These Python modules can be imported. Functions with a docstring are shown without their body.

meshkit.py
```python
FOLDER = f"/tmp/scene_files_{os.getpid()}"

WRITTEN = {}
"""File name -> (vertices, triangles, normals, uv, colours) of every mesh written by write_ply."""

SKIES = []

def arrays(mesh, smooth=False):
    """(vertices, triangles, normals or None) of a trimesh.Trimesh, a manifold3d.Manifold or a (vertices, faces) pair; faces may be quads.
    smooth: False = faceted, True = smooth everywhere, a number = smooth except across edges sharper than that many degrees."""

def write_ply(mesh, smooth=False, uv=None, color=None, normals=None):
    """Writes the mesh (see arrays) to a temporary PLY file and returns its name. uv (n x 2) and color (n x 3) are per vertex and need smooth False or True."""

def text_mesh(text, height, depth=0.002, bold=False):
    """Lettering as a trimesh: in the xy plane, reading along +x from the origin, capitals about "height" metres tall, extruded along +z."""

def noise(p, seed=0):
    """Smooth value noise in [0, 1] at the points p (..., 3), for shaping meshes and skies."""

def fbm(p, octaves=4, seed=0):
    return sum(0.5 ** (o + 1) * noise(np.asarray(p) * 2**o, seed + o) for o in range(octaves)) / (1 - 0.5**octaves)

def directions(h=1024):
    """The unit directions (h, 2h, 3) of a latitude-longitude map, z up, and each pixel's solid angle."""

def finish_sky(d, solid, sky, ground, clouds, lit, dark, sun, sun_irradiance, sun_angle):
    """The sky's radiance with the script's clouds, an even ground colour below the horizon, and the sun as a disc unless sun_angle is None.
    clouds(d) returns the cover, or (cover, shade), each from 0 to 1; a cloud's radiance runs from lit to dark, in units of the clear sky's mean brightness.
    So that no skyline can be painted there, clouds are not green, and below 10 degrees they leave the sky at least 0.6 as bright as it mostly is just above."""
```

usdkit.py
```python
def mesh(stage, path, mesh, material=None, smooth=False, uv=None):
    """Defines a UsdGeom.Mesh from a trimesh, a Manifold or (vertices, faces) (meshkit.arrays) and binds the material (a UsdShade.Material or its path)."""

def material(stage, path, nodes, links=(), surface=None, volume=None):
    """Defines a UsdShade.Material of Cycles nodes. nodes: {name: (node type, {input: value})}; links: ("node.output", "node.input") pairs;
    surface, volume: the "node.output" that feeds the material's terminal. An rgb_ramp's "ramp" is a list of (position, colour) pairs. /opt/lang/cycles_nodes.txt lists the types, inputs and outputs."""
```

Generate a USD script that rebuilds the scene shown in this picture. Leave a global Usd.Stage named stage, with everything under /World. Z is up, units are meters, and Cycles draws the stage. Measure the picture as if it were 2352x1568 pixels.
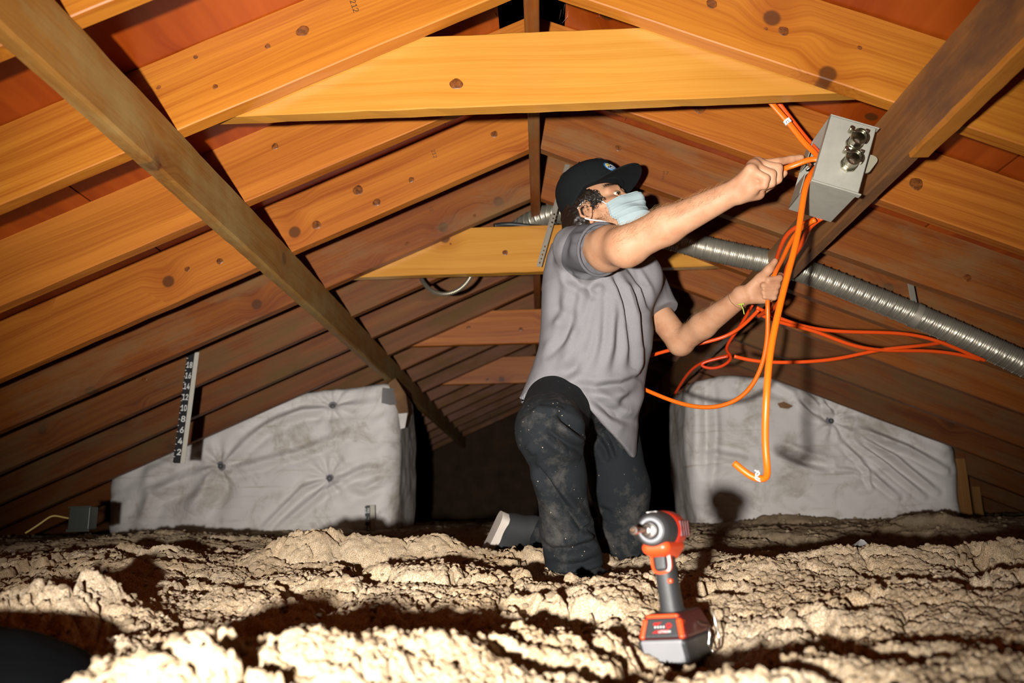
import math, random
import numpy as np, trimesh, manifold3d as m3, shapely.geometry as sg, shapely.affinity as sa
from scipy.spatial import cKDTree
import usdkit, meshkit
from pxr import Usd, UsdGeom, UsdLux, UsdShade, Gf, Sdf, Vt

stage = Usd.Stage.CreateInMemory()
UsdGeom.SetStageUpAxis(stage, 'Z'); UsdGeom.SetStageMetersPerUnit(stage, 1.0)
UsdGeom.Xform.Define(stage, '/World')

# ------------------------------------------------------------------ camera, flash, exposure
PITCH, YAW, ROLL, FPX, W, HH = 0.2223, 0.0319, 0.0203, 1829.0, 2352, 1568
def _axes():
    cy, sy = math.cos(YAW), math.sin(YAW)
    f = np.array([-sy*math.cos(PITCH), cy*math.cos(PITCH), math.sin(PITCH)]); r = np.array([cy, sy, 0.0]); u = np.cross(r, f)
    c, s = math.cos(ROLL), math.sin(ROLL)
    return c*r - s*u, s*r + c*u, f
RT, UP, FW = _axes()
CAM = np.array([-0.0109, 0.0, 0.0])
cam = UsdGeom.Camera.Define(stage, '/World/camera')
_m = Gf.Matrix4d(*RT, 0, *UP, 0, *(-FW), 0, *CAM, 1)
cam.AddTransformOp().Set(_m)
cam.CreateHorizontalApertureAttr(36.0); cam.CreateFocalLengthAttr(FPX/W*36.0)
cam.CreateClippingRangeAttr((0.02, 100.0))
cam.CreateFStopAttr(3.2); cam.CreateFocusDistanceAttr(2.0)
cam.CreateExposureAttr(0.0)
# the photographer's flash: a small bare head held just left of and below the lens, its beam widening forward
FLASH_AT, FLASH_AIM, FLASH_POWER = np.array([-0.22, -0.25, -0.066]), np.array([-0.12, 2.0, 0.58]), 186.0
fl = UsdLux.SphereLight.Define(stage, '/World/flash')
fl.CreateRadiusAttr(0.022); fl.CreateIntensityAttr(FLASH_POWER); fl.CreateColorAttr(Gf.Vec3f(1.0, 0.96, 0.90)); fl.CreateNormalizeAttr(True)
_d = (FLASH_AIM - FLASH_AT); _d /= np.linalg.norm(_d)
_x = np.cross(_d, [0, 0, 1.0]); _x /= np.linalg.norm(_x); _y = np.cross(_x, _d)
fl.AddTransformOp().Set(Gf.Matrix4d(*_x, 0, *_y, 0, *(-_d), 0, *FLASH_AT, 1))
sh = UsdLux.ShapingAPI.Apply(fl.GetPrim()); sh.CreateShapingConeAngleAttr(40.0); sh.CreateShapingConeSoftnessAttr(1.0)

def ray(px, py): return FW + (px-W/2)/FPX*RT - (py-HH/2)/FPX*UP
def at(px, py, D): return CAM + ray(px, py)*D          # the point that the photo shows at this pixel, D metres deep
def atY(px, py, Y):
    d = ray(px, py); return CAM + d*(Y/d[1])
def proj(P):
    d = np.asarray(P, float) - CAM; z = d@FW
    return np.stack([W/2 + FPX*(d@RT)/z, HH/2 - FPX*(d@UP)/z], -1)

# ------------------------------------------------------------------ naming, grouping
used, LOC = {}, {}
def numbered(parent, name):
    k = (parent, name); n = used.get(k, 0); used[k] = n+1
    return name if n == 0 else f'{name}_{n:03d}'
def keys(prim, label=None, cat=None, group=None, kind=None):
    for k, v in (('label', label), ('category', cat), ('group', group), ('kind', kind)):
        if v: prim.SetCustomDataByKey(k, v)
    return prim
def thing(name, label, cat, loc=(0, 0, 0), group=None, kind=None):
    path = '/World/' + numbered('/World', name)
    x = UsdGeom.Xform.Define(stage, path); loc = np.asarray(loc, float)
    x.AddTranslateOp().Set(Gf.Vec3d(*loc)); LOC[path] = loc
    keys(x.GetPrim(), label, cat, group, kind)
    return path
def vf(mesh):
    if hasattr(mesh, 'to_mesh'):
        m = mesh.to_mesh(); return np.array(m.vert_properties[:, :3], float), np.array(m.tri_verts, int)
    if isinstance(mesh, (tuple, list)): return np.asarray(mesh[0], float), np.asarray(mesh[1], int)
    return np.array(mesh.vertices, float), np.array(mesh.faces, int)
def obj(name, mesh, mat, parent=None, smooth=30, label=None, cat=None, group=None, kind=None, bc=None):
    """one Mesh from world coordinates, under its thing (or part) or under /World"""
    top = parent or '/World'
    path = top + '/' + numbered(top, name)
    v, f = vf(mesh)
    if f.shape[1] == 4: f = np.vstack([f[:, [0, 1, 2]], f[:, [0, 2, 3]]])
    base = np.zeros(3); q = top
    while q and q != '/World':
        base = base + LOC.get(q, 0); q = q.rsplit('/', 1)[0]
    g = usdkit.mesh(stage, path, (v - base, f), M[mat], smooth=False if bc is not None else smooth)
    g.CreateDoubleSidedAttr(True)
    if bc is not None:
        UsdGeom.PrimvarsAPI(g).CreatePrimvar('bc', Sdf.ValueTypeNames.Vector3fArray, 'vertex').Set(Vt.Vec3fArray.FromNumpy(np.asarray(bc, np.float32)))
    keys(g.GetPrim(), label, cat, group, kind)
    return path

# ------------------------------------------------------------------ materials
M = {}
AS = 0.76
def _dim(c): return tuple(x*AS for x in c)
def mat(name, nodes, links, surface='p.BSDF'):
    for k, (kind, inp) in nodes.items():
        if 'base_color' in inp and inp.get('metallic', 0) < .5: inp['base_color'] = _dim(inp['base_color'])
        if k in ('cr', 'r', 'vr', 'c1') and 'ramp' in inp: inp['ramp'] = [(a, _dim(c)) for a, c in inp['ramp']]
        if kind == 'mix' and k in ('km', 'gx', 'dx', 'sm', 'mx', 'fl', 'sx'):
            for q in ('color1', 'color2'):
                if q in inp: inp[q] = _dim(inp[q])
    M[name] = usdkit.material(stage, '/World/Looks/'+name, nodes, links, surface=surface)
def plain(name, col, rough=0.5, metal=0.0, bump=0.0, bscale=200, spec=0.5, var=0.0, vscale=8, **kw):
    n = {'p': ('principled_bsdf', dict(base_color=col, roughness=rough, metallic=metal, specular_ior_level=spec, **kw))}
    l = []
    if bump or var:
        n['tc'] = ('texture_coordinate', {})
    if bump:
        n['bn'] = ('noise_texture', dict(scale=bscale, detail=3)); n['bu'] = ('bump', dict(strength=bump, distance=0.002))
        l += [('tc.object', 'bn.vector'), ('bn.fac', 'bu.height'), ('bu.normal', 'p.normal')]
    if var:
        n['vn'] = ('noise_texture', dict(scale=vscale, detail=4, roughness=0.6))
        n['vr'] = ('rgb_ramp', dict(ramp=[(0.3, tuple(c*(1-var) for c in col)), (0.7, tuple(min(1, c*(1+var)) for c in col))]))
        l += [('tc.object', 'vn.vector'), ('vn.fac', 'vr.fac'), ('vr.color', 'p.base_color')]
    mat(name, n, l)

def wood(name, light, dark, knot=(0.10, 0.03, 0.006), rough=0.42, grime=None, grime_at=(0.55, 0.72), knots=0.5, coarse=1.0, bump=0.25, coat=0.0, kr=0.058):
    """softwood: grain flows along bc.x, swirls round knots; bc is each board's own length/width/thickness frame"""
    n = {
     'a': ('attribute', dict(attribute='bc')),
     'xyz': ('separate_xyz', {}),
     'kv': ('voronoi_texture', dict(dimensions='2D', feature='f1', scale=3.1, randomness=0.9)),
     'kc': ('separate_color', {}),
     'kon': ('math', dict(math_type='greater_than', value2=1.0-knots)),
     'halo': ('map_range', dict(range_type='smoothstep', from_min=0.30, from_max=0.03, to_min=0.0, to_max=1.0, clamp=True)),
     'halo2': ('math', dict(math_type='multiply')),
     'wm': ('mapping', dict(scale=(1.3, 5.0, 5.0))),
     'wn': ('noise_texture', dict(scale=1.0, detail=2)),
     'w1': ('math', dict(math_type='multiply', value2=0.055)),
     'w2': ('math', dict(math_type='multiply', value2=0.035)),
     'ws': ('math', dict(math_type='add')),
     'y2': ('math', dict(math_type='add')),
     'cx': ('combine_xyz', {}),
     'g1m': ('mapping', dict(scale=(0.8, 26*coarse, 20))),
     'g1': ('noise_texture', dict(scale=1.0, detail=2, roughness=0.5)),
     'g2m': ('mapping', dict(scale=(2.5, 170*coarse, 120))),
     'g2': ('noise_texture', dict(scale=1.0, detail=2, roughness=0.6)),
     'gs': ('math', dict(math_type='multiply_add', value2=0.45)),
     'g1s': ('math', dict(math_type='multiply', value2=0.55)),
     'cr': ('rgb_ramp', dict(ramp=[(0.30, light), (0.47, tuple(0.65*a+0.35*b for a, b in zip(light, dark))), (0.68, dark)])),
     'pt': ('noise_texture', dict(scale=2.2, detail=3)),
     'pr': ('map_range', dict(from_min=0.35, from_max=0.7, to_min=0.0, to_max=0.45, clamp=True)),
     'pm': ('mix', dict(mix_type='multiply', color2=(0.80, 0.62, 0.48))),
     'kd': ('map_range', dict(range_type='smoothstep', from_min=kr*1.25, from_max=kr*0.8, to_min=0.0, to_max=0.92, clamp=True)),
     'kd2': ('math', dict(math_type='multiply')),
     'km': ('mix', dict(color2=knot)),
     'hd': ('math', dict(math_type='multiply', value2=0.42)),
     'hm': ('mix', dict(mix_type='multiply', color2=(0.62, 0.36, 0.22))),
     'oi': ('object_info', {}),
     'or': ('map_range', dict(from_min=0, from_max=1, to_min=0.84, to_max=1.1)),
     'hv': ('hsv', {}),
     'bu': ('bump', dict(strength=bump, distance=0.0018)),
     'p': ('principled_bsdf', dict(roughness=rough, specular_ior_level=0.45, coat_weight=coat, coat_roughness=0.3)),
    }
    l = [('a.vector', 'xyz.vector'), ('a.vector', 'kv.vector'), ('kv.color', 'kc.color'), ('kc.r', 'kon.value1'), ('kv.distance', 'halo.value'), ('halo.result', 'halo2.value1'), ('kon.value', 'halo2.value2'),
         ('a.vector', 'wm.vector'), ('wm.vector', 'wn.vector'), ('wn.fac', 'w1.value1'), ('halo2.value', 'w2.value1'), ('w1.value', 'ws.value1'), ('w2.value', 'ws.value2'), ('xyz.y', 'y2.value1'), ('ws.value', 'y2.value2'),
         ('xyz.x', 'cx.x'), ('y2.value', 'cx.y'), ('xyz.z', 'cx.z'), ('cx.vector', 'g1m.vector'), ('g1m.vector', 'g1.vector'), ('cx.vector', 'g2m.vector'), ('g2m.vector', 'g2.vector'),
         ('g1.fac', 'g1s.value1'), ('g2.fac', 'gs.value1'), ('g1s.value', 'gs.value3'), ('gs.value', 'cr.fac'),
         ('a.vector', 'pt.vector'), ('pt.fac', 'pr.value'), ('pr.result', 'pm.fac'), ('cr.color', 'pm.color1'),
         ('halo2.value', 'hd.value1'), ('hd.value', 'hm.fac'), ('pm.color', 'hm.color1'),
         ('kv.distance', 'kd.value'), ('kd.result', 'kd2.value1'), ('kon.value', 'kd2.value2'), ('kd2.value', 'km.fac'), ('hm.color', 'km.color1'),
         ('oi.random', 'or.value'), ('or.result', 'hv.value'), ('km.color', 'hv.color'), ('gs.value', 'bu.height'), ('bu.normal', 'p.normal')]
    out = 'hv.color'
    if grime:
        n['gn'] = ('noise_texture', dict(scale=3.2, detail=6, roughness=0.65)); n['gm'] = ('mapping', dict(scale=(0.8, 2.2, 2.2), location=(3, 1, 2)))
        n['gr'] = ('map_range', dict(from_min=grime_at[0], from_max=grime_at[1], to_min=0.0, to_max=0.85, clamp=True)); n['gx'] = ('mix', dict(color2=grime))
        n['rr'] = ('map_range', dict(from_min=0, from_max=1, to_min=rough, to_max=0.95))
        l += [('a.vector', 'gm.vector'), ('gm.vector', 'gn.vector'), ('gn.fac', 'gr.value'), ('gr.result', 'gx.fac'), (out, 'gx.color1'), ('gr.result', 'rr.value'), ('rr.result', 'p.roughness')]
        out = 'gx.color'
    l.append((out, 'p.base_color'))
    mat(name, n, l)

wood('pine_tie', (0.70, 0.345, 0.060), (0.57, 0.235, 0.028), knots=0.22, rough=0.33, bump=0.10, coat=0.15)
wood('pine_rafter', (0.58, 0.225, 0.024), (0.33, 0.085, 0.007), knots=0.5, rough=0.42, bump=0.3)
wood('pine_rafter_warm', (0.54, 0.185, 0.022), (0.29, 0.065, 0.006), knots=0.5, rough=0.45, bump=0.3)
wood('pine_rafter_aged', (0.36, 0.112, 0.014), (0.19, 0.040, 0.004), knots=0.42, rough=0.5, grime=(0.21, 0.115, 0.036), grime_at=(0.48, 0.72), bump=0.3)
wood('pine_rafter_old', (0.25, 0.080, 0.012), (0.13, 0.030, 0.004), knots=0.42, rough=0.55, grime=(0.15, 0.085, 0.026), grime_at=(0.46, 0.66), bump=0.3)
wood('pine_dusty', (0.42, 0.20, 0.036), (0.27, 0.11, 0.016), knots=0.2, rough=0.6, grime=(0.36, 0.225, 0.062), grime_at=(0.42, 0.62), bump=0.5)
wood('purlin_new', (0.50, 0.20, 0.030), (0.33, 0.11, 0.013), knots=0.2, rough=0.42)
wood('purlin_brown', (0.36, 0.170, 0.058), (0.21, 0.085, 0.028), knots=0.15, rough=0.5, coarse=0.8, grime=(0.10, 0.042, 0.016), grime_at=(0.48, 0.66))
wood('plywood', (0.50, 0.100, 0.008), (0.30, 0.042, 0.003), knots=0.55, rough=0.38, coarse=0.16, bump=0.1, kr=0.05)
wood('stud_wood', (0.40, 0.20, 0.05), (0.27, 0.11, 0.025), knots=0.2, rough=0.6)
plain('ink', (0.07, 0.030, 0.010), 0.6)
plain('knot_wood', (0.17, 0.050, 0.009), 0.4, var=0.65, vscale=110)
plain('nail_steel', (0.65, 0.58, 0.5), 0.28, metal=1.0)

# ------------------------------------------------------------------ roof frame (fitted: 5:12 roof, rafters 16 inches apart)
SL, H0, Y1, SP, TB = 0.4287, 1.188, 1.575, 0.4064, 0.902      # slope, rafter underside at ridge, first pair, spacing, tie underside
TH = math.atan(SL); CO, SI = math.cos(TH), math.sin(TH)
RD, BT = 0.183, 0.038                                          # rafter depth, board thickness
rng = np.random.default_rng(7)
def nrm(v): v = np.asarray(v, float); return v/np.linalg.norm(v)

def board(p0, p1, wdir, w, t, bev=0.0025, n=None, wob=0.0006, seed=0, cut0=None, cut1=None):
    """a sawn plank from p0 to p1 (axis through its middle), width along wdir; eased edges, slightly uneven; cut = (point, normal) trims an end"""
    p0, p1 = np.asarray(p0, float), np.asarray(p1, float); ax = p1-p0; L = np.linalg.norm(ax); ax /= L
    wd = nrm(wdir - ax*np.dot(wdir, ax)); td = np.cross(ax, wd)
    n = n or max(2, int(L/0.09)); a, b, e = w/2, t/2, bev
    prof = np.array([(-a+e, -b), (a-e, -b), (a, -b+e), (a, b-e), (a-e, b), (-a+e, b), (-a, b-e), (-a, -b+e)])
    s = np.linspace(0, L, n+1); r = np.random.default_rng(seed+11)
    V, B = [], []; off = np.random.default_rng(seed+500).uniform(-40, 40, 3)
    for i, si in enumerate(s):
        j = (r.normal(0, wob, (8, 2)) if 0 < i < n else np.zeros((8, 2)))
        j[[0, 7]] = j[0]; j[[1, 2]] = j[1]; j[[3, 4]] = j[3]; j[[5, 6]] = j[5]
        j[:, 1] *= 0.3
        q = prof + j
        pts = p0 + ax*si + q[:, :1]*wd + q[:, 1:]*td
        for c, k in ((cut0, 0), (cut1, n)):
            if c is not None and i == k:
                P, N = np.asarray(c[0], float), np.asarray(c[1], float)
                pts = pts + ax*(((P-pts)@N)/np.dot(ax, N))[:, None]
        V.append(pts); B.append(np.stack([(pts-p0)@ax, (pts-p0)@wd, (pts-p0)@td], 1) + off)
    V, B = np.vstack(V), np.vstack(B); F = []
    for i in range(n):
        for k in range(8):
            a_, b_ = i*8+k, i*8+(k+1) % 8; c_, d_ = b_+8, a_+8
            F += [(a_, c_, b_), (a_, d_, c_)] if False else [(a_, b_, c_), (a_, c_, d_)]
    for base, flip in ((0, True), (n*8, False)):
        for k in range(1, 7):
            F.append((base, base+k+1, base+k) if flip else (base, base+k, base+k+1))
    return (V, np.array(F)), B, (p0, ax, wd, td, t)

def disc_knot(fr, s, q, r, side):
    """a sound knot standing a hair proud of the board face: fr = board frame, s along, q across"""
    p0, ax, wd, td, t = fr; a = np.linspace(0, 2*math.pi, 19)[:-1]
    c = p0 + ax*s + wd*q + td*side*(t/2+0.0002)
    V = [c + td*side*0.0012]
    for rr, h in ((0.55, 0.0010), (0.85, 0.0009), (1.0, 0.0)):
        V += [c + ax*(math.cos(x)*r*rr*(1.12+0.10*math.sin(2*x+s*40))) + wd*(math.sin(x)*r*rr*(1+0.10*math.sin(3*x+q*90))) + td*side*h for x in a]
    F = [(0, 1+k, 1+(k+1) % 18) for k in range(18)]
    for j in range(2):
        for k in range(18):
            A, Bq = 1+j*18+k, 1+j*18+(k+1) % 18; F += [(A, A+18, Bq+18), (A, Bq+18, Bq)]
    return np.array(V), np.array(F)

def lettering(text, height, o, xd, yd, bold=False, depth=0.0006):
    m = meshkit.text_mesh(text, height, depth, bold); v = np.array(m.vertices); xd, yd = nrm(xd), nrm(yd); zd = np.cross(xd, yd)
    return (o + v[:, :1]*xd + v[:, 1:2]*yd + v[:, 2:]*zd), np.array(m.faces)

def rafter(k, sg_, mat_, label, knots=(), stamp=None, reach=3.25, dy=0.0):
    Y = Y1 + k*SP + BT/2 + dy
    ax = np.array([sg_*CO, 0, -SI]); up = np.array([sg_*SI, 0, CO])
    c0 = np.array([0, Y, H0]) + up*RD/2
    p0 = c0 + ax*0.0; p1 = c0 + ax*(reach/CO)
    r = np.random.default_rng(100+k*2+(sg_ > 0))
    tw = r.normal(0, 0.004)
    mesh, B, fr = board(p0, p1 + np.array([0, tw, r.normal(0, 0.006)]), up, RD, BT, seed=1000+k*2+(sg_ > 0), cut0=((sg_*0.0195, 0, 0), (1, 0, 0)))
    if not knots and not stamp:
        obj('rafter', mesh, mat_, bc=B, label=label, cat='rafter', smooth=False, group='sloping rafters under the roof deck')
        return fr
    t = thing('rafter', label, 'rafter', p0, 'sloping rafters under the roof deck')
    obj('timber', mesh, mat_, t, bc=B)
    side = -1 if fr[3][1] > 0 else 1
    for s, q, rad in knots: obj('knot', disc_knot(fr, s, q, rad, side), 'knot_wood', t, label='dark round knot')
    if stamp:
        txt, s, q, h, xd, yd = stamp
        o = fr[0] + fr[1]*s + fr[2]*q + np.array([0, -BT/2-0.0004, 0])
        for i, tx in enumerate(txt): obj('grade_stamp', lettering(tx, h, o + nrm(yd)*(-i*h*1.5), xd, yd), 'ink', t, label='black grade stamp reading '+tx)
    return fr

ORD = ['zeroth', 'nearest', 'second', 'third', 'fourth', 'fifth', 'sixth', 'seventh', 'eighth', 'ninth', 'tenth', 'eleventh', 'twelfth', 'thirteenth', 'fourteenth', 'fifteenth', 'sixteenth', 'seventeenth', 'eighteenth']
def s_of(px, py, k, sg_):
    """board coordinates (along, across) of the near face of rafter k under a pixel"""
    P = atY(px, py, Y1+k*SP); d = P - (np.array([0, 0, H0]) + np.array([sg_*SI, 0, CO])*RD/2)
    return d[0]*sg_*CO - d[2]*SI, d[0]*sg_*SI + d[2]*CO
KN = {(0, -1): [(695, 72, .013), (615, 107, .006), (450, 132, .005), (365, 202, .005), (495, 200, .006)], (1, -1): [(632, 338, .009), (190, 390, .008)], (2, -1): [(1135, 308, .011), (945, 413, .009), (865, 465, .012), (822, 437, .016), (727, 517, .014), (505, 600, .010), (430, 618, .008)],
      (0, 1): [(1800, 70, .011), (1635, 8, .011), (1760, 65, .004), (1975, 108, .005)], (1, 1): [(1607, 247, .016), (2105, 420, .017)], (2, 1): [(1420, 340, .010), (2220, 640, .012), (1285, 262, .007)], (3, 1): [(1735, 500, .012)], (3, -1): [(1000, 430, .008), (935, 560, .008), (1090, 495, .006)],
      (4, -1): [(330, 870, .010)], (4, 1): [(1640, 560, .010)]}
for k in range(-1, 17):
    for sg_ in (-1, 1):
        side = 'left-hand' if sg_ < 0 else 'right-hand'
        if k == -1:
            lab = f'{side} rafter closest to the camera, cut by the {"upper left" if sg_<0 else "upper right"} picture corner'
        else:
            lab = f'{side} rafter, {ORD[k+1]} beyond the nearest collar tie\'s front, sloping pine plank'
            if k == 0: lab = f'bright {side} pine rafter to which the nearest collar tie is nailed'
            elif k == 1: lab = f'{side} pine rafter next behind the one that carries the nearest collar tie'
            elif k == 2: lab = f'{side} pine rafter just in front of the one that carries the second collar tie'
            elif k == 3: lab = f'{side} pine rafter that carries the second collar tie behind the worker'
            elif k < 9: lab = f'{side} dusty rafter, {ORD[k+1]} from the nearest collar tie going back'
            else: lab = f'{side} rafter deep in the attic, {ORD[k+1]} from the nearest collar tie'
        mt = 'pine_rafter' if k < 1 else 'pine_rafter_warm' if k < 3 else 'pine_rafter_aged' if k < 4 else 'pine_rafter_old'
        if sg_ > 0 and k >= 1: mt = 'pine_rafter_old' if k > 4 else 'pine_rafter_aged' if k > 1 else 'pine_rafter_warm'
        kn = [(*s_of(px, py, k, sg_), r_) for px, py, r_ in KN.get((k, sg_), [])]
        kn = [q for q in kn if abs(q[1]) < RD/2-q[2]*0.9]
        st = None
        lx, ly = np.array([0.25, 0, -0.97]), np.array([0.97, 0, 0.25])
        if (k, sg_) == (0, -1): st = (['212', 'S-DRY'][:1], *s_of(803, 2, k, sg_), .013, np.array([0.30, 0, -0.95]), np.array([0.95, 0, 0.30]))
        if (k, sg_) == (2, -1): st = (['212'], *s_of(990, 345, k, sg_), .012, np.array([0.30, 0, -0.95]), np.array([0.95, 0, 0.30]))
        if (k, sg_) == (3, -1): st = (['12'], *s_of(985, 475, k, sg_), .012, np.array([0.30, 0, -0.95]), np.array([0.95, 0, 0.30]))
        if (k, sg_) == (2, 1): st = (['17', '2'], *s_of(1520, 400, k, sg_), .012, np.array([0.97, 0, -0.25]), np.array([0.25, 0, 0.97]))
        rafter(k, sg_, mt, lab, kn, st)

# ridge board
mesh, B, fr = board((-0.002, 0.6, 1.165+0.125), (-0.002, 8.35, 1.165+0.125), (0, 0, 1), 0.25, 0.036, seed=31, n=60)
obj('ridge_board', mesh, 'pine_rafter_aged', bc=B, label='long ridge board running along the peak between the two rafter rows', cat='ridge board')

# collar ties, each nailed behind every third pair
def tie(k, label, mat_, knots=(), group=None):
    Y = Y1 + k*SP + BT + BT/2 + 0.001; hh = 0.182
    zc = TB + hh/2; dx = (H0 + RD/CO*0.55 - zc)/SL
    sl = np.array([SI, 0, CO])
    mesh, B, fr = board((-dx, Y, zc+0.0006*k), (dx, Y, zc+0.004), (0, 0, 1), hh, BT, seed=3000+k, cut0=((-dx, Y, zc), (-SI, 0, CO)), cut1=((dx, Y, zc), (SI, 0, CO)), n=30)
    t = thing('collar_tie', label, 'collar tie', (0, Y, TB), 'horizontal collar ties')
    obj('timber', mesh, mat_, t, bc=B)
    for px, py, r_ in knots:
        P = atY(px, py, Y-BT/2); s = (P-fr[0])@fr[1]; q = (P-fr[0])@fr[2]
        obj('knot', disc_knot(fr, s, q, r_, -1 if fr[3][1] > 0 else 1), 'knot_wood', t, label='dark round knot')
tie(0, 'broad bright yellow pine collar tie spanning the top of the picture with one round knot', 'pine_tie', [(1048, 193, .0132)])
tie(3, 'yellow pine collar tie behind the worker, the duct crossing its front', 'pine_tie', [(1160, 580, .010), (1035, 560, .004), (1668, 590, .009)])
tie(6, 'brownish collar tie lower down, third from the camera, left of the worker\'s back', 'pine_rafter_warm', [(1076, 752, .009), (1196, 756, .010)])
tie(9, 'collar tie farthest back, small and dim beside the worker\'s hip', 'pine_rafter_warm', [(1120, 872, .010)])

# purlins under the rafters
xl = -0.804; zt = H0 - SL*0.785
mesh, B, fr = board((xl, 0.35, zt-0.063), (xl, 8.3, zt-0.063+0.03), (0, 0, 1), 0.126, 0.038, bev=0.006, seed=51, n=160, wob=0.0007)
obj('purlin', mesh, 'pine_dusty', bc=B, label='dusty greenish brown purlin crossing diagonally under the left rafters', cat='purlin', group='purlins under the rafters')
YA = atY(2083, 362, 1.0); 
xa = 0.7655 + 0.019; za = H0 - SL*0.7655
dA = ray(2083, 362); yA = (za-0.147)/dA[2]*dA[1]
mesh, B, fr = board((xa, 0.35, za-0.0665), (xa, 8.3, za-0.0665), (0, 0, 1), 0.133, 0.038, bev=0.004, seed=53, n=120)
obj('purlin', mesh, 'purlin_brown', bc=B, label='brown purlin under the right rafters, the grey metal box beside it', cat='purlin', group='purlins under the rafters')
mesh, B, fr = board((xa+0.0005, 0.35, za-0.133-0.0073), (xa+0.0005, yA, za-0.133-0.0073), (1, 0, 0), 0.041, 0.0145, bev=0.003, seed=52, n=40)
obj('furring_strip', mesh, 'purlin_new', bc=B, label='orange wooden strip under the right purlin, ending in a square cut', cat='wooden strip')

# roof deck: plywood sheets on the rafters, seen from below, and the shell round the attic
deck = thing('ceiling', 'orange plywood roof deck seen from below between the rafters', 'roof deck', (0, 0, H0), kind='structure')
for sg_ in (-1, 1):
    ax = np.array([sg_*CO, 0, -SI]); up = np.array([sg_*SI, 0, CO])
    s0 = 0.02
    for row in range(3):
        s1 = min(s0+1.216, 3.62); y = [0.05, -1.17][row % 2] - 1.2
        while y < 8.5:
            y1 = min(y+2.434, 8.5)
            if y1 > -0.4:
                ya = max(y, -0.4)
                c = np.array([0, 0, H0]) + up*(RD+0.0065) + ax*(s0+s1)/2
                mesh, B, fr = board(c + np.array([0, ya, 0]), c + np.array([0, y1, 0]), ax, s1-s0, 0.012, bev=0.001, seed=int(900+row*50+y*7+sg_), n=2)
                sp = obj('plywood_sheet', mesh, 'plywood', deck, bc=B)
            y += 2.44
        s0 = s1+0.004
# nail points through the deck either side of the ridge
def nail(P, d, L=0.03, r=0.0014):
    d = nrm(d); m = trimesh.creation.cone(radius=r, height=L, sections=6); T = trimesh.geometry.align_vectors([0, 0, 1], d); m.apply_transform(T); m.apply_translation(P); return m
nm = []
for px, py in ((1288, 26), (1304, 40), (1296, 12), (1102, 20), (1140, 33), (1155, 12), (1378, 40), (1060, 36), (1022, 282), (1440, 268), (1500, 282), (1660, 262), (1700, 330), (2213, 268)):
    sg_ = 1 if px > 1240 else -1; d = ray(px, py)
    t_ = (H0+RD/CO - SL*sg_*CAM[0])/(d[2]+SL*sg_*d[0]); P = CAM+d*t_
    nm.append(nail(P + np.array([sg_*SI, 0, CO])*0.004, np.array([-sg_*SI*0.6+rng.normal(0, .5), rng.normal(0, .4), -CO]), rng.uniform(.012, .036)))
obj('nail_points', trimesh.util.concatenate(nm), 'nail_steel', deck, kind='stuff', label='bright nail points sticking through the plywood')

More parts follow.
